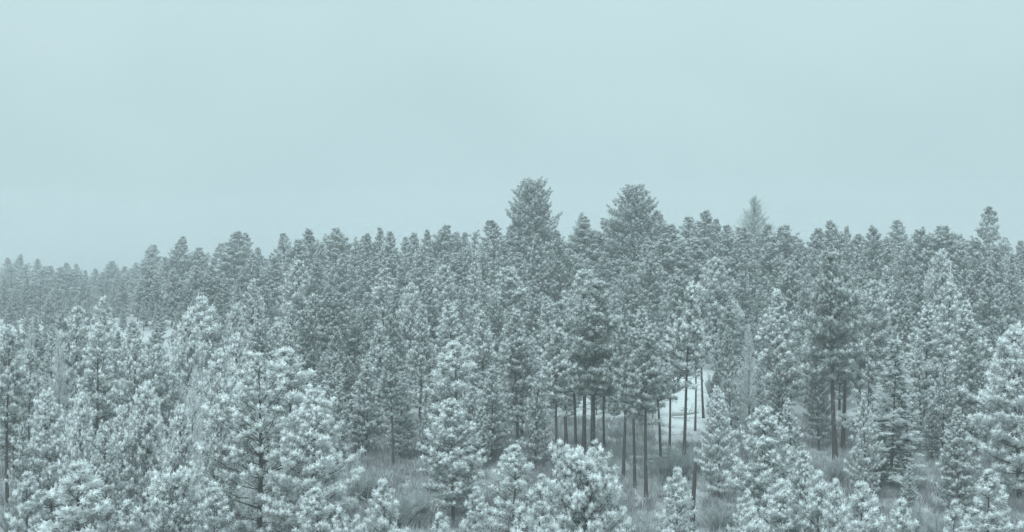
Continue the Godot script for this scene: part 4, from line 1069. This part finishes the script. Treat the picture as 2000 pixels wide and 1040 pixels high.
	plant("puffy_pine", 1, -58.79, -208.7, 7.13, 1.05, 3.04, "pines in the middle ranks", "puffy frosted pine behind and right of the pale spike larch")
	plant("dense_pine", 2, -54.73, -199.7, 8.14, 0.97, 2.57, "pines in the middle ranks", "dense narrow frosted pine in the middle ranks behind and left of the twiggy pale larch")
	plant("puffy_pine", 1, -59.94, -202.5, 7.74, 1.02, 1.18, "pines in the middle ranks", "puffy frosted pine behind and right of the edge pine with white shoulder")
	plant("ragged_pine", 1, -54.17, -214.3, 7.35, 1.06, 5.13, "pines in the middle ranks", "ragged gappy pine in the middle ranks behind and right of the small white-headed pine")
	plant("pointed_pine", 1, -52.06, -213.7, 7.37, 0.97, 0.31, "pines in the middle ranks", "pointed frosted pine in the middle ranks straight behind the snow-capped left pine")
	plant("pointed_pine", 1, -48.59, -205.9, 7.41, 1.05, 0.10, "pines in the middle ranks", "pointed frosted pine in the middle ranks behind and left of the white-blobbed pine")
	plant("dense_pine", 2, -49.46, -186.6, 8.51, 1.06, 2.30, "pines in the near ranks", "dense narrow frosted pine in the near ranks behind and right of the twiggy pale larch")
	plant("young_pine", 2, -44.57, -195.1, 8.42, 1.09, 5.05, "pines in the middle ranks", "cone-shaped frosted pine in the middle ranks straight behind the white-blobbed pine")
	plant("ragged_pine", 2, -19.28, -180.8, 8.67, 0.98, 1.60, "pines in the near ranks", "ragged gappy pine behind and right of the white pine behind the great ones")
	plant("green_pine", 1, -17.95, -184.2, 7.57, 1.09, 2.94, "pines in the near ranks", "darker green-grey pine in the near ranks behind and left of the silver column pine")
	plant("dense_pine", 2, -21.44, -187.8, 7.71, 1.06, 0.57, "pines in the near ranks", "dense narrow frosted pine in the near ranks straight in front of the white candle pine")
	plant("green_pine", 1, -17.48, -191.3, 5.63, 0.92, 1.76, "pines in the middle ranks", "darker green-grey pine in the middle ranks behind and left of the shaded trunk")
	plant("young_pine", 1, 6.23, -185.9, 4.89, 0.94, 5.90, "pines in the near ranks", "cone-shaped frosted pine in the near ranks behind and right of the pale-stubbed trunk")
	plant("green_pine", 1, 7.82, -197.4, 3.08, 0.93, 5.40, "pines in the middle ranks", "darker green-grey pine in the middle ranks behind and right of the pale-stubbed trunk")
	plant("green_pine", 1, 9.56, -190.2, 4.42, 0.96, 0.60, "pines in the middle ranks", "darker green-grey pine behind and left of the leaning thin trunk")
	plant("young_pine", 1, 11.37, -186.7, 4.55, 0.93, 6.00, "pines in the near ranks", "cone-shaped frosted pine in the near ranks behind and left of the long low trunk")
	plant("dense_pine", 1, 10.53, -192.1, 3.41, 0.91, 2.94, "pines in the middle ranks", "dense narrow frosted pine in the middle ranks behind and left of the leaning thin trunk")
	plant("ragged_pine", 1, 13.23, -193.0, 3.66, 0.94, 0.85, "pines in the middle ranks", "ragged gappy pine in the middle ranks behind and left of the long low trunk")
	plant("ragged_pine", 2, 14.38, -188.8, 4.77, 0.87, 2.31, "pines in the near ranks", "ragged gappy pine straight behind the long low trunk")
	plant("young_pine", 1, 16.67, -195.4, 3.06, 0.74, 6.04, "pines in the middle ranks", "cone-shaped frosted pine in the middle ranks behind and right of the long low trunk")
	plant("dense_pine", 1, 4.99, -192.7, 3.70, 0.98, 1.15, "pines in the middle ranks", "dense narrow frosted pine in the middle ranks straight behind the pale-stubbed trunk")
	plant("ragged_pine", 2, 23.02, -179.9, 5.57, 0.96, 4.79, "pines in the near ranks", "ragged gappy pine in the near ranks behind and right of the white-fingered pine")
	plant("dense_pine", 2, 23.57, -175.9, 5.92, 0.84, 5.88, "pines in the near ranks", "dense narrow frosted pine in the near ranks behind and right of the white-fingered pine")
	plant("puffy_pine", 3, -49.70, -164.0, 13.04, 0.90, 5.75, "pines in the near ranks", "white-shouldered pine cut by the left edge of the picture")
	plant("feathery_larch", 2, -48.93, -170.0, 12.78, 0.80, 4.74, "pines in the near ranks", "pale larch with one bright spike on top near the left edge")
	plant("feathery_larch", 2, -44.75, -166.0, 11.95, 0.90, 5.80, "pines in the near ranks", "twiggy pale larch right of the spike-topped one")
	plant("dark_hearted_pine", 3, -35.97, -160.0, 12.03, 0.80, 0.72, "pines in the near ranks", "pine covered in separate white blobs right of the snow-capped left pine")
	plant("dark_hearted_pine", 3, -19.60, -130.0, 14.90, 1.10, 4.36, "pines in the near ranks", "great broad pine with dark heart and white tufts, left of the middle bottom")
	plant("white_pine", 3, -15.32, -127.0, 12.63, 1.05, 6.04, "young pines at the foot of the slope", "great white pine with a steep right side, leaning on the dark-hearted one")
	plant("white_pine", 3, -37.01, -135.0, 10.96, 0.85, 3.28, "pines in the near ranks", "broad white pine at the lower left, round and bright")
	plant("plumed_pine", 3, -33.92, -131.0, 11.40, 0.75, 0.10, "pines in the near ranks", "white pine with many upright fingers beside the broad white left pine")
	plant("plumed_pine", 3, -29.72, -138.0, 11.22, 0.95, 1.82, "pines in the near ranks", "plume-branched white pine with vertical feathers at the lower left")
	plant("feathery_larch", 3, -27.16, -142.0, 11.31, 0.95, 2.78, "pines in the near ranks", "feathery white larch left of the great dark-hearted pine")
	plant("puffy_pine", 3, -4.90, -140.0, 10.03, 1.10, 2.59, "pines in the near ranks", "wide low-branched pine of white tufts, lower middle")
	plant("sapling_pine", 3, 0.00, -133.0, 7.70, 1.15, 4.55, "pines in the near ranks", "small pine with a cluster of white tips beside the wide tufted pine")
	plant("puffy_pine", 3, 19.75, -131.0, 10.70, 1.05, 1.09, "pines in the near ranks", "sparkling white pine low on the right of the clearing")
	plant("white_pine", 3, 18.01, -146.0, 9.53, 0.70, 0.04, "pines in the near ranks", "narrow white-fingered pine right below the clearing")
	plant("young_pine", 3, 25.04, -150.0, 8.58, 0.80, 4.13, "pines in the near ranks", "dim small pine behind the sparkling white pine")
	plant("young_pine", 2, 37.31, -140.0, 9.18, 0.95, 6.20, "pines in the near ranks", "pillar-like frosted pine low on the right, before dark trunks")
	plant("white_pine", 3, 44.11, -146.0, 14.87, 1.00, 3.04, "pines in the near ranks", "bright white pine cut by the right edge of the picture")
	plant("open_pine", 3, 31.19, -148.0, 9.19, 0.70, 4.28, "pines in the near ranks", "white-headed pine close to the left side of the ragged fir")
	plant("sapling_pine", 3, -20.69, -158.0, 11.54, 1.30, 4.46, "pines in the near ranks", "white-topped pine behind the two great pines")
	plant("open_pine", 3, -40.18, -161.9, 13.38, 0.97, 4.21, "pines in the near ranks", "open-branched frosted pine in the near ranks before and right of the small white-headed pine")
	plant("open_pine", 3, -38.47, -164.0, 10.43, 0.95, 4.99, "pines in the near ranks", "open-branched frosted pine in the near ranks just left of the white-blobbed pine")
	plant("puffy_pine", 3, -34.40, -161.4, 11.19, 0.77, 0.19, "pines in the near ranks", "puffy frosted pine in the near ranks just right of the white-blobbed pine")
	plant("plumed_pine", 3, -33.41, -163.7, 8.95, 0.97, 4.42, "pines in the near ranks", "plume-branched white pine in the near ranks behind and left of the feathery white larch")
	plant("plumed_pine", 3, -27.68, -156.7, 11.30, 0.92, 2.74, "pines in the near ranks", "plume-branched white pine in the near ranks behind and right of the feathery white larch")
	plant("plumed_pine", 3, -27.38, -164.9, 12.20, 0.89, 2.43, "pines in the near ranks", "plume-branched white pine in the near ranks behind and left of the great dark-hearted pine")
	plant("plumed_pine", 3, -22.16, -158.2, 10.05, 0.75, 5.04, "pines in the near ranks", "plume-branched white pine in the near ranks behind and right of the great dark-hearted pine")
	plant("feathery_larch", 3, -45.66, -159.5, 9.93, 0.87, 0.81, "pines in the near ranks", "feathery pale larch in the near ranks close against the second left trunk")
	plant("dense_pine", 2, -46.97, -158.2, 11.02, 0.86, 5.78, "pines in the near ranks", "dense narrow frosted pine in the near ranks just left of the second left trunk")
	plant("feathery_larch", 3, -28.94, -158.4, 7.73, 0.98, 5.10, "pines in the near ranks", "feathery pale larch in the near ranks behind and right of the feathery white larch")
	plant("young_pine", 2, -14.40, -165.9, 9.72, 0.81, 5.24, "pines in the near ranks", "cone-shaped frosted pine in the near ranks just left of the shaded trunk")
	plant("young_pine", 2, -10.98, -163.8, 8.52, 0.88, 5.77, "pines in the near ranks", "cone-shaped frosted pine in the near ranks close against the shaded trunk")
	plant("pointed_pine", 2, -7.63, -166.9, 7.66, 0.82, 1.37, "pines in the near ranks", "pointed frosted pine in the near ranks just left of the white cone pine")
	plant("young_pine", 2, -2.00, -164.1, 8.88, 0.91, 3.73, "pines in the near ranks", "cone-shaped frosted pine in the near ranks just right of the white cone pine")
	plant("puffy_pine", 2, -3.93, -161.4, 7.48, 0.86, 5.68, "pines in the near ranks", "puffy frosted pine in the near ranks behind and right of the wide tufted pine")
	plant("pointed_pine", 2, -8.18, -162.7, 5.25, 0.78, 3.41, "pines in the near ranks", "pointed frosted pine in the near ranks behind and left of the wide tufted pine")
	plant("puffy_pine", 2, -2.92, -159.7, 5.80, 0.87, 4.28, "pines in the near ranks", "puffy frosted pine behind and right of the wide tufted pine")
	plant("pointed_pine", 2, -16.71, -161.3, 7.45, 0.90, 0.66, "pines in the near ranks", "pointed frosted pine in the near ranks behind and right of the great white pine")
	plant("pointed_pine", 2, 2.19, -159.4, 9.07, 0.82, 4.19, "pines in the near ranks", "pointed frosted pine in the near ranks just left of the pale-stubbed trunk")
	plant("green_pine", 1, -15.20, -166.4, 5.10, 0.93, 0.16, "pines in the near ranks", "darker green-grey pine in the near ranks behind and right of the great white pine")
	plant("ragged_pine", 2, 34.55, -164.4, 10.46, 0.87, 3.22, "pines in the near ranks", "ragged gappy pine in the near ranks behind and left of the ragged snowy fir")
	plant("ragged_pine", 2, 42.15, -173.0, 9.77, 0.79, 0.17, "pines in the near ranks", "ragged gappy pine in the near ranks behind and right of the ragged snowy fir")
	plant("pointed_pine", 2, 42.01, -164.2, 10.03, 0.81, 1.93, "pines in the near ranks", "pointed frosted pine in the near ranks behind and right of the ragged snowy fir")
	plant("dense_pine", 2, 39.55, -166.5, 6.76, 0.88, 0.69, "pines in the near ranks", "dense narrow frosted pine behind and right of the white-headed pine by the fir")
	plant("pointed_pine", 2, 46.33, -165.3, 8.69, 0.92, 1.73, "pines in the near ranks", "pointed frosted pine in the near ranks behind and left of the right edge white pine")
	plant("young_pine", 1, 45.56, -166.2, 12.12, 0.93, 0.81, "pines in the near ranks", "cone-shaped frosted pine in the near ranks straight in front of the sloping-sided white pine")
	plant("dense_pine", 2, 49.86, -172.3, 9.09, 0.87, 4.28, "pines in the near ranks", "dense narrow frosted pine behind and left of the right edge white pine")
	plant("dense_pine", 2, 50.89, -172.2, 5.95, 0.83, 3.31, "pines in the near ranks", "dense narrow frosted pine behind and right of the pillar pine by the right edge")
	plant("green_pine", 1, 40.83, -163.5, 5.78, 0.84, 4.86, "pines in the near ranks", "darker green-grey pine behind and left of the pillar pine by the right edge")
	plant("dense_pine", 2, 24.69, -168.9, 8.46, 0.86, 5.09, "pines in the near ranks", "dense narrow frosted pine in the near ranks just right of the lacy larch")
	plant("ragged_pine", 2, 21.60, -164.9, 10.00, 0.68, 4.46, "pines in the near ranks", "ragged gappy pine in the near ranks just left of the lacy larch")
	plant("green_pine", 1, 27.00, -168.8, 8.61, 0.75, 3.79, "pines in the near ranks", "darker green-grey pine in the near ranks behind and left of the dim small pine")
	plant("green_pine", 1, 31.20, -170.7, 9.49, 0.76, 3.28, "pines in the near ranks", "darker green-grey pine in the near ranks behind and right of the dim small pine")
	plant("plumed_pine", 3, -32.06, -138.5, 9.18, 0.87, 4.84, "pines in the near ranks", "plume-branched white pine in the near ranks just left of the frosted plume pine")
	plant("dark_hearted_pine", 3, -31.24, -129.8, 9.46, 0.76, 2.71, "pines in the near ranks", "dark-hearted white pine in the near ranks just right of the many-fingered pine")
	plant("plumed_pine", 3, -26.58, -133.2, 10.16, 0.82, 2.39, "pines in the near ranks", "plume-branched white pine in the near ranks just right of the frosted plume pine")
	plant("plumed_pine", 3, -22.82, -130.3, 10.79, 0.81, 2.50, "pines in the near ranks", "plume-branched white pine in the near ranks before and right of the feathery white larch")
	plant("ragged_pine", 2, -38.61, -133.4, 9.09, 0.57, 0.16, "pines in the near ranks", "ragged gappy pine in the near ranks just left of the broad white left pine")
	plant("sapling_pine", 3, -29.68, -116.0, 9.67, 1.25, 1.31, "young pines at the foot of the slope", "dazzling white young pine with spread arms at the lower left corner")
	plant("sapling_pine", 3, -9.06, -119.0, 7.66, 0.90, 3.91, "young pines at the foot of the slope", "round-tipped young pine alone at the bottom, right of the great white pine")
	plant("sapling_pine", 3, -4.52, -110.0, 7.37, 0.80, 2.47, "young pines at the foot of the slope", "white three-pronged treetop just showing at the bottom edge")
	plant("bushy_pine", 3, 5.25, -115.0, 9.24, 0.85, 2.68, "young pines at the foot of the slope", "bushy dome-shaped white pine below the twin trunks")
	plant("sapling_pine", 3, 12.27, -124.0, 7.36, 0.85, 0.60, "young pines at the foot of the slope", "thin frosted young pine left of the broken dead pole")
	plant("sapling_pine", 3, 23.75, -113.0, 8.30, 1.00, 0.96, "young pines at the foot of the slope", "starry white young pine at the bottom below the ragged fir")
	plant("sapling_pine", 3, 22.88, -117.0, 7.74, 0.70, 5.49, "young pines at the foot of the slope", "young pine topped by one white ball, left of the starry sapling")
	plant("puffy_pine", 3, 21.00, -122.0, 8.81, 0.75, 5.03, "young pines at the foot of the slope", "rounded white young pine right below the sparkling white pine")
	plant("sapling_pine", 3, 35.69, -126.0, 6.42, 1.20, 2.25, "young pines at the foot of the slope", "pale young pine in the lower right corner, before the pillar pine")
	plant("bushy_pine", 3, -23.67, -116.0, 7.78, 0.80, 5.75, "young pines at the foot of the slope", "low bushy white pine at the bottom left of the dark-hearted one")
	plant("dead_trunk", 2, 14.58, -136.0, 5.75, 1.00, 3.59, "", "broken dead pole standing bare right of the bare trunks")
	plant("frosted_bush", 3, 9.95, -121.0, 2.80, 1.00, 0.96, "rimed bushes", "rimed bush on open ground right of the bushy white pine")
	plant("frosted_bush", 2, 18.05, -158.0, 3.13, 1.20, 2.85, "rimed bushes", "pale rimed bush at the right end of the fallen log")
	plant("frosted_bush", 2, 7.36, -124.0, 1.82, 0.80, 0.42, "rimed bushes", "small rimed bush beside the low trunks, above the bushy white pine")
	plant("frosted_bush", 2, -33.78, -118.0, 1.70, 1.20, 0.01, "rimed bushes", "spreading rimed bush at the lower left corner before the bare trunk")
	plant("frosted_bush", 2, 32.36, -128.0, 2.84, 1.10, 4.99, "rimed bushes", "rimed bush under the dark trunks left of the pale corner sapling")
	plant("frosted_bush", 2, -14.51, -141.0, 2.03, 1.38, 1.85, "rimed bushes", "low rimed bush in the near ranks behind and left of the round-tipped sapling")
	plant("frosted_bush", 2, -13.11, -147.0, 3.06, 1.45, 1.46, "rimed bushes", "low rimed bush behind and left of the round-tipped sapling")
	plant("frosted_bush", 2, -9.55, -137.9, 3.04, 1.47, 5.17, "rimed bushes", "low rimed bush in the near ranks behind and right of the round-tipped sapling")
	plant("frosted_bush", 2, -7.66, -141.6, 2.25, 0.97, 2.87, "rimed bushes", "low rimed bush behind and right of the round-tipped sapling")
	plant("frosted_bush", 2, -9.99, -117.0, 2.25, 1.23, 2.26, "rimed bushes", "low rimed bush in the near ranks just left of the round-tipped sapling")
	plant("frosted_bush", 2, -7.09, -117.1, 2.73, 1.03, 4.26, "rimed bushes", "low rimed bush in the near ranks just left of the sapling tip at the bottom")
	plant("frosted_bush", 2, 2.30, -133.7, 3.19, 1.36, 0.75, "rimed bushes", "low rimed bush in the near ranks just right of the cluster-topped pine")
	plant("frosted_bush", 2, 3.03, -125.2, 2.09, 0.98, 3.32, "rimed bushes", "low rimed bush in the near ranks behind and left of the bushy white pine")
	plant("frosted_bush", 2, 8.64, -140.5, 2.87, 0.90, 6.23, "rimed bushes", "low rimed bush in the near ranks behind and right of the bushy white pine")
	plant("frosted_bush", 2, 9.85, -128.8, 2.91, 1.03, 0.59, "rimed bushes", "low rimed bush in the near ranks just left of the rimed bush")
	plant("frosted_bush", 2, 14.62, -153.5, 2.82, 1.07, 1.37, "rimed bushes", "low rimed bush in the near ranks behind and left of the broken dead pole")
	plant("frosted_bush", 2, 16.89, -136.2, 2.29, 1.31, 0.47, "rimed bushes", "low rimed bush in the near ranks just right of the broken dead pole")
	plant("frosted_bush", 2, 18.00, -135.8, 1.64, 1.31, 2.69, "rimed bushes", "low rimed bush just right of the broken dead pole")
	plant("frosted_bush", 2, 15.83, -121.6, 3.01, 1.08, 1.82, "rimed bushes", "low rimed bush in the near ranks just right of the frosted sapling by the snag")
	plant("frosted_bush", 2, 26.34, -144.7, 1.65, 0.99, 4.34, "rimed bushes", "low rimed bush in the near ranks behind and right of the rounded white young pine")
	plant("frosted_bush", 2, 29.93, -155.2, 2.05, 1.26, 0.54, "rimed bushes", "low rimed bush in the near ranks just left of the white-headed pine by the fir")
	plant("frosted_bush", 2, 27.95, -140.7, 1.92, 1.10, 5.54, "rimed bushes", "low rimed bush in the near ranks straight behind the ball-topped sapling")
	plant("frosted_bush", 2, 23.16, -125.3, 3.04, 1.19, 3.12, "rimed bushes", "low rimed bush in the near ranks behind and left of the ball-topped sapling")
	plant("frosted_bush", 2, 32.11, -133.9, 2.36, 1.32, 4.34, "rimed bushes", "low rimed bush in the near ranks behind and right of the starry sapling")
	plant("frosted_bush", 2, 34.80, -119.9, 2.15, 0.91, 2.42, "rimed bushes", "low rimed bush in the near ranks just right of the pale corner sapling")
	plant("frosted_bush", 2, -39.65, -133.4, 2.85, 0.91, 4.19, "rimed bushes", "low rimed bush in the near ranks behind and left of the dazzling white sapling")
	plant("frosted_bush", 2, -32.22, -119.5, 3.02, 1.25, 3.58, "rimed bushes", "low rimed bush in the near ranks just left of the dazzling white sapling")
	plant("frosted_bush", 2, 15.60, -154.2, 2.92, 1.01, 5.24, "rimed bushes", "low rimed bush in the near ranks just left of the bush by the log")
	plant("frosted_bush", 2, 7.99, -156.8, 1.98, 1.35, 4.02, "rimed bushes", "low rimed bush behind and right of the bushy white pine")
	plant("sapling_pine", 3, -11.91, -115.0, 6.65, 0.77, 3.49, "young pines at the foot of the slope", "young white pine in the near ranks just left of the round-tipped sapling")
	plant("sapling_pine", 3, -2.67, -125.2, 5.90, 0.85, 1.01, "young pines at the foot of the slope", "young white pine behind and right of the sapling tip at the bottom")
	plant("sapling_pine", 3, 2.02, -127.5, 6.61, 0.87, 1.38, "pines in the near ranks", "young white pine in the near ranks just right of the cluster-topped pine")
	plant("sapling_pine", 3, 0.85, -111.0, 7.30, 0.87, 2.46, "young pines at the foot of the slope", "young white pine in the near ranks just left of the bushy white pine")
	plant("sapling_pine", 3, 19.42, -120.3, 7.06, 1.09, 5.95, "young pines at the foot of the slope", "young white pine in the near ranks just left of the rounded white young pine")
	plant("sapling_pine", 3, 16.84, -122.3, 5.94, 0.92, 0.21, "young pines at the foot of the slope", "young white pine in the near ranks before and right of the broken dead pole")
	plant("sapling_pine", 3, 21.86, -119.6, 7.77, 0.92, 6.05, "young pines at the foot of the slope", "young white pine in the near ranks just left of the ball-topped sapling")
	plant("sapling_pine", 3, 16.02, -110.0, 7.87, 0.88, 5.96, "young pines at the foot of the slope", "young white pine in the near ranks before and left of the rounded white young pine")
	plant("dense_pine", 2, 32.94, -139.5, 4.98, 0.88, 2.53, "pines in the near ranks", "dense narrow frosted pine in the near ranks behind and right of the starry sapling")
	plant("sapling_pine", 3, 26.23, -112.6, 7.32, 0.83, 3.92, "young pines at the foot of the slope", "young white pine in the near ranks just right of the starry sapling")
	plant("sapling_pine", 3, 31.21, -119.1, 5.85, 0.91, 1.90, "young pines at the foot of the slope", "young white pine in the near ranks just left of the pale corner sapling")
	plant("sapling_pine", 3, 7.75, -113.2, 7.05, 0.76, 0.27, "young pines at the foot of the slope", "young white pine in the near ranks just left of the rimed bush")
	plant("sapling_pine", 3, -10.50, -114.9, 6.19, 0.79, 0.13, "young pines at the foot of the slope", "young white pine just left of the round-tipped sapling")
	plant("sapling_pine", 3, -13.96, -120.6, 6.83, 1.09, 4.59, "young pines at the foot of the slope", "young white pine in the near ranks just right of the great white pine")
	plant("sapling_pine", 3, -21.31, -120.6, 6.55, 1.05, 1.44, "young pines at the foot of the slope", "young white pine just right of the low white pine on the left")
	plant("sapling_pine", 3, -26.58, -116.4, 6.98, 1.00, 3.20, "young pines at the foot of the slope", "young white pine just left of the low white pine on the left")
	plant("sapling_pine", 3, -36.00, -125.1, 7.01, 0.90, 1.80, "young pines at the foot of the slope", "young white pine in the near ranks behind and left of the dazzling white sapling")
	plant("ragged_pine", 1, -109.26, -367.5, 9.86, 2.05, 0.06, "pines in the far ranks", "ragged gappy pine in the far ranks straight in front of the thin-spired far pine")
	plant("ragged_pine", 1, -107.82, -371.8, 10.08, 1.96, 2.46, "pines in the far ranks", "ragged gappy pine straight in front of the thin-spired far pine")
	plant("round_pine", 1, -103.08, -371.1, 9.70, 2.04, 2.89, "pines in the far ranks", "blunt-topped pine in the far ranks before and right of the thin-spired far pine")
	plant("young_pine", 1, -99.36, -368.6, 9.77, 2.03, 6.04, "pines in the far ranks", "cone-shaped frosted pine in the far ranks before and right of the thin-spired far pine")
	plant("round_pine", 1, -97.22, -371.1, 9.42, 2.06, 3.23, "pines in the far ranks", "blunt-topped pine in the far ranks before and left of the lone round-headed pine")
	plant("young_pine", 1, -94.22, -370.5, 9.07, 1.05, 6.10, "pines in the far ranks", "cone-shaped frosted pine in the far ranks before and left of the lone round-headed pine")
	plant("round_pine", 1, -89.51, -367.3, 8.80, 1.14, 2.52, "pines in the far ranks", "blunt-topped pine before and left of the lone round-headed pine")
	plant("young_pine", 1, -85.88, -367.1, 8.90, 1.09, 5.30, "pines in the far ranks", "cone-shaped frosted pine before and right of the lone round-headed pine")
	plant("round_pine", 1, -83.55, -368.7, 9.14, 1.74, 3.25, "pines in the far ranks", "blunt-topped pine in the far ranks before and right of the lone round-headed pine")
	plant("young_pine", 1, -80.86, -369.7, 10.30, 1.80, 0.14, "pines in the far ranks", "cone-shaped frosted pine in the far ranks close against the slender shoulder pine")
	plant("dense_pine", 1, -74.84, -371.2, 11.51, 1.69, 5.78, "pines in the far ranks", "dense narrow frosted pine in the far ranks straight behind the pointed skyline pine")
	plant("ragged_pine", 1, 5.48, -299.9, 14.46, 1.64, 3.63, "pines along the skyline", "ragged gappy pine on the hazy skyline just left of the grey cone between the giants")
	plant("ragged_pine", 1, 15.89, -298.1, 14.60, 1.60, 0.05, "pines along the skyline", "ragged gappy pine just right of the grey cone between the giants")
	plant("young_pine", 1, 27.07, -296.2, 15.63, 1.74, 0.34, "pines along the skyline", "cone-shaped frosted pine before and left of the upright pine past the giants")
	plant("pointed_pine", 1, 19.08, -298.3, 12.77, 1.68, 4.87, "pines along the skyline", "pointed frosted pine on the hazy skyline behind and left of the smooth rounded pine")
	plant("ragged_pine", 1, 23.78, -291.4, 13.20, 1.71, 2.12, "pines along the skyline", "ragged gappy pine on the hazy skyline straight behind the smooth rounded pine")
	plant("young_pine", 1, 0.00, -301.0, 12.95, 1.52, 1.72, "pines along the skyline", "cone-shaped frosted pine just right of the narrow pine by the giant")
	plant("bare_stemmed_pine", 1, 6.41, -168.4, 13.62, 0.87, 2.93, "pines in the near ranks", "bare-stemmed pine in the near ranks just right of the short-trunked pine")
	plant("bare_stemmed_pine", 1, 11.03, -150.8, 14.08, 0.82, 4.95, "pines in the near ranks", "bare-stemmed pine in the near ranks just left of the long low trunk")
	plant("bare_stemmed_pine", 1, 15.46, -164.8, 13.08, 0.82, 2.09, "pines in the near ranks", "bare-stemmed pine in the near ranks just right of the trunk crossing the log")
	plant("bare_stemmed_pine", 1, 9.31, -169.8, 13.20, 0.80, 0.82, "pines in the near ranks", "bare-stemmed pine in the near ranks behind and left of the leaning thin trunk")
	plant("bare_stemmed_pine", 1, 19.75, -181.1, 13.20, 0.69, 3.46, "pines in the near ranks", "bare-stemmed pine in the near ranks just left of the trunk at the clearing edge")
	plant("pointed_pine", 1, 30.14, -210.5, 8.46, 0.94, 2.22, "pines in the middle ranks", "pointed frosted pine in the middle ranks straight behind the lacy larch")
	plant("dense_pine", 1, 35.89, -210.4, 9.96, 0.95, 5.62, "pines in the middle ranks", "dense narrow frosted pine behind and left of the short far trunk")
	plant("ragged_pine", 1, 32.97, -216.5, 9.54, 1.07, 0.39, "pines in the middle ranks", "ragged gappy pine in the middle ranks behind and left of the white-tipped cone pine")
	plant("pointed_pine", 1, 44.02, -212.5, 9.92, 0.88, 2.63, "pines in the middle ranks", "pointed frosted pine behind and left of the cauliflower-topped pine")
	plant("young_pine", 1, 38.65, -204.7, 9.18, 0.94, 2.66, "pines in the middle ranks", "cone-shaped frosted pine in the middle ranks behind and right of the short far trunk")
	plant("young_pine", 1, 26.92, -210.4, 10.52, 0.94, 5.08, "pines in the middle ranks", "cone-shaped frosted pine behind and right of the trunk at the clearing edge")
	plant("pointed_pine", 1, -3.64, -199.1, 8.92, 0.89, 1.18, "pines in the middle ranks", "pointed frosted pine in the middle ranks straight behind the bent-tip pine")
	plant("dense_pine", 1, 0.00, -207.3, 10.84, 0.94, 4.96, "pines in the middle ranks", "dense narrow frosted pine in the middle ranks straight behind the paired trunks")
	plant("pointed_pine", 1, 7.58, -207.3, 9.48, 0.91, 3.46, "pines in the middle ranks", "pointed frosted pine in the middle ranks straight behind the short-trunked pine")
	plant("frosted_bush", 1, 23.88, -200.0, 2.93, 0.80, 5.07, "rimed bushes", "low rimed bush in the middle ranks straight behind the white-fingered pine")
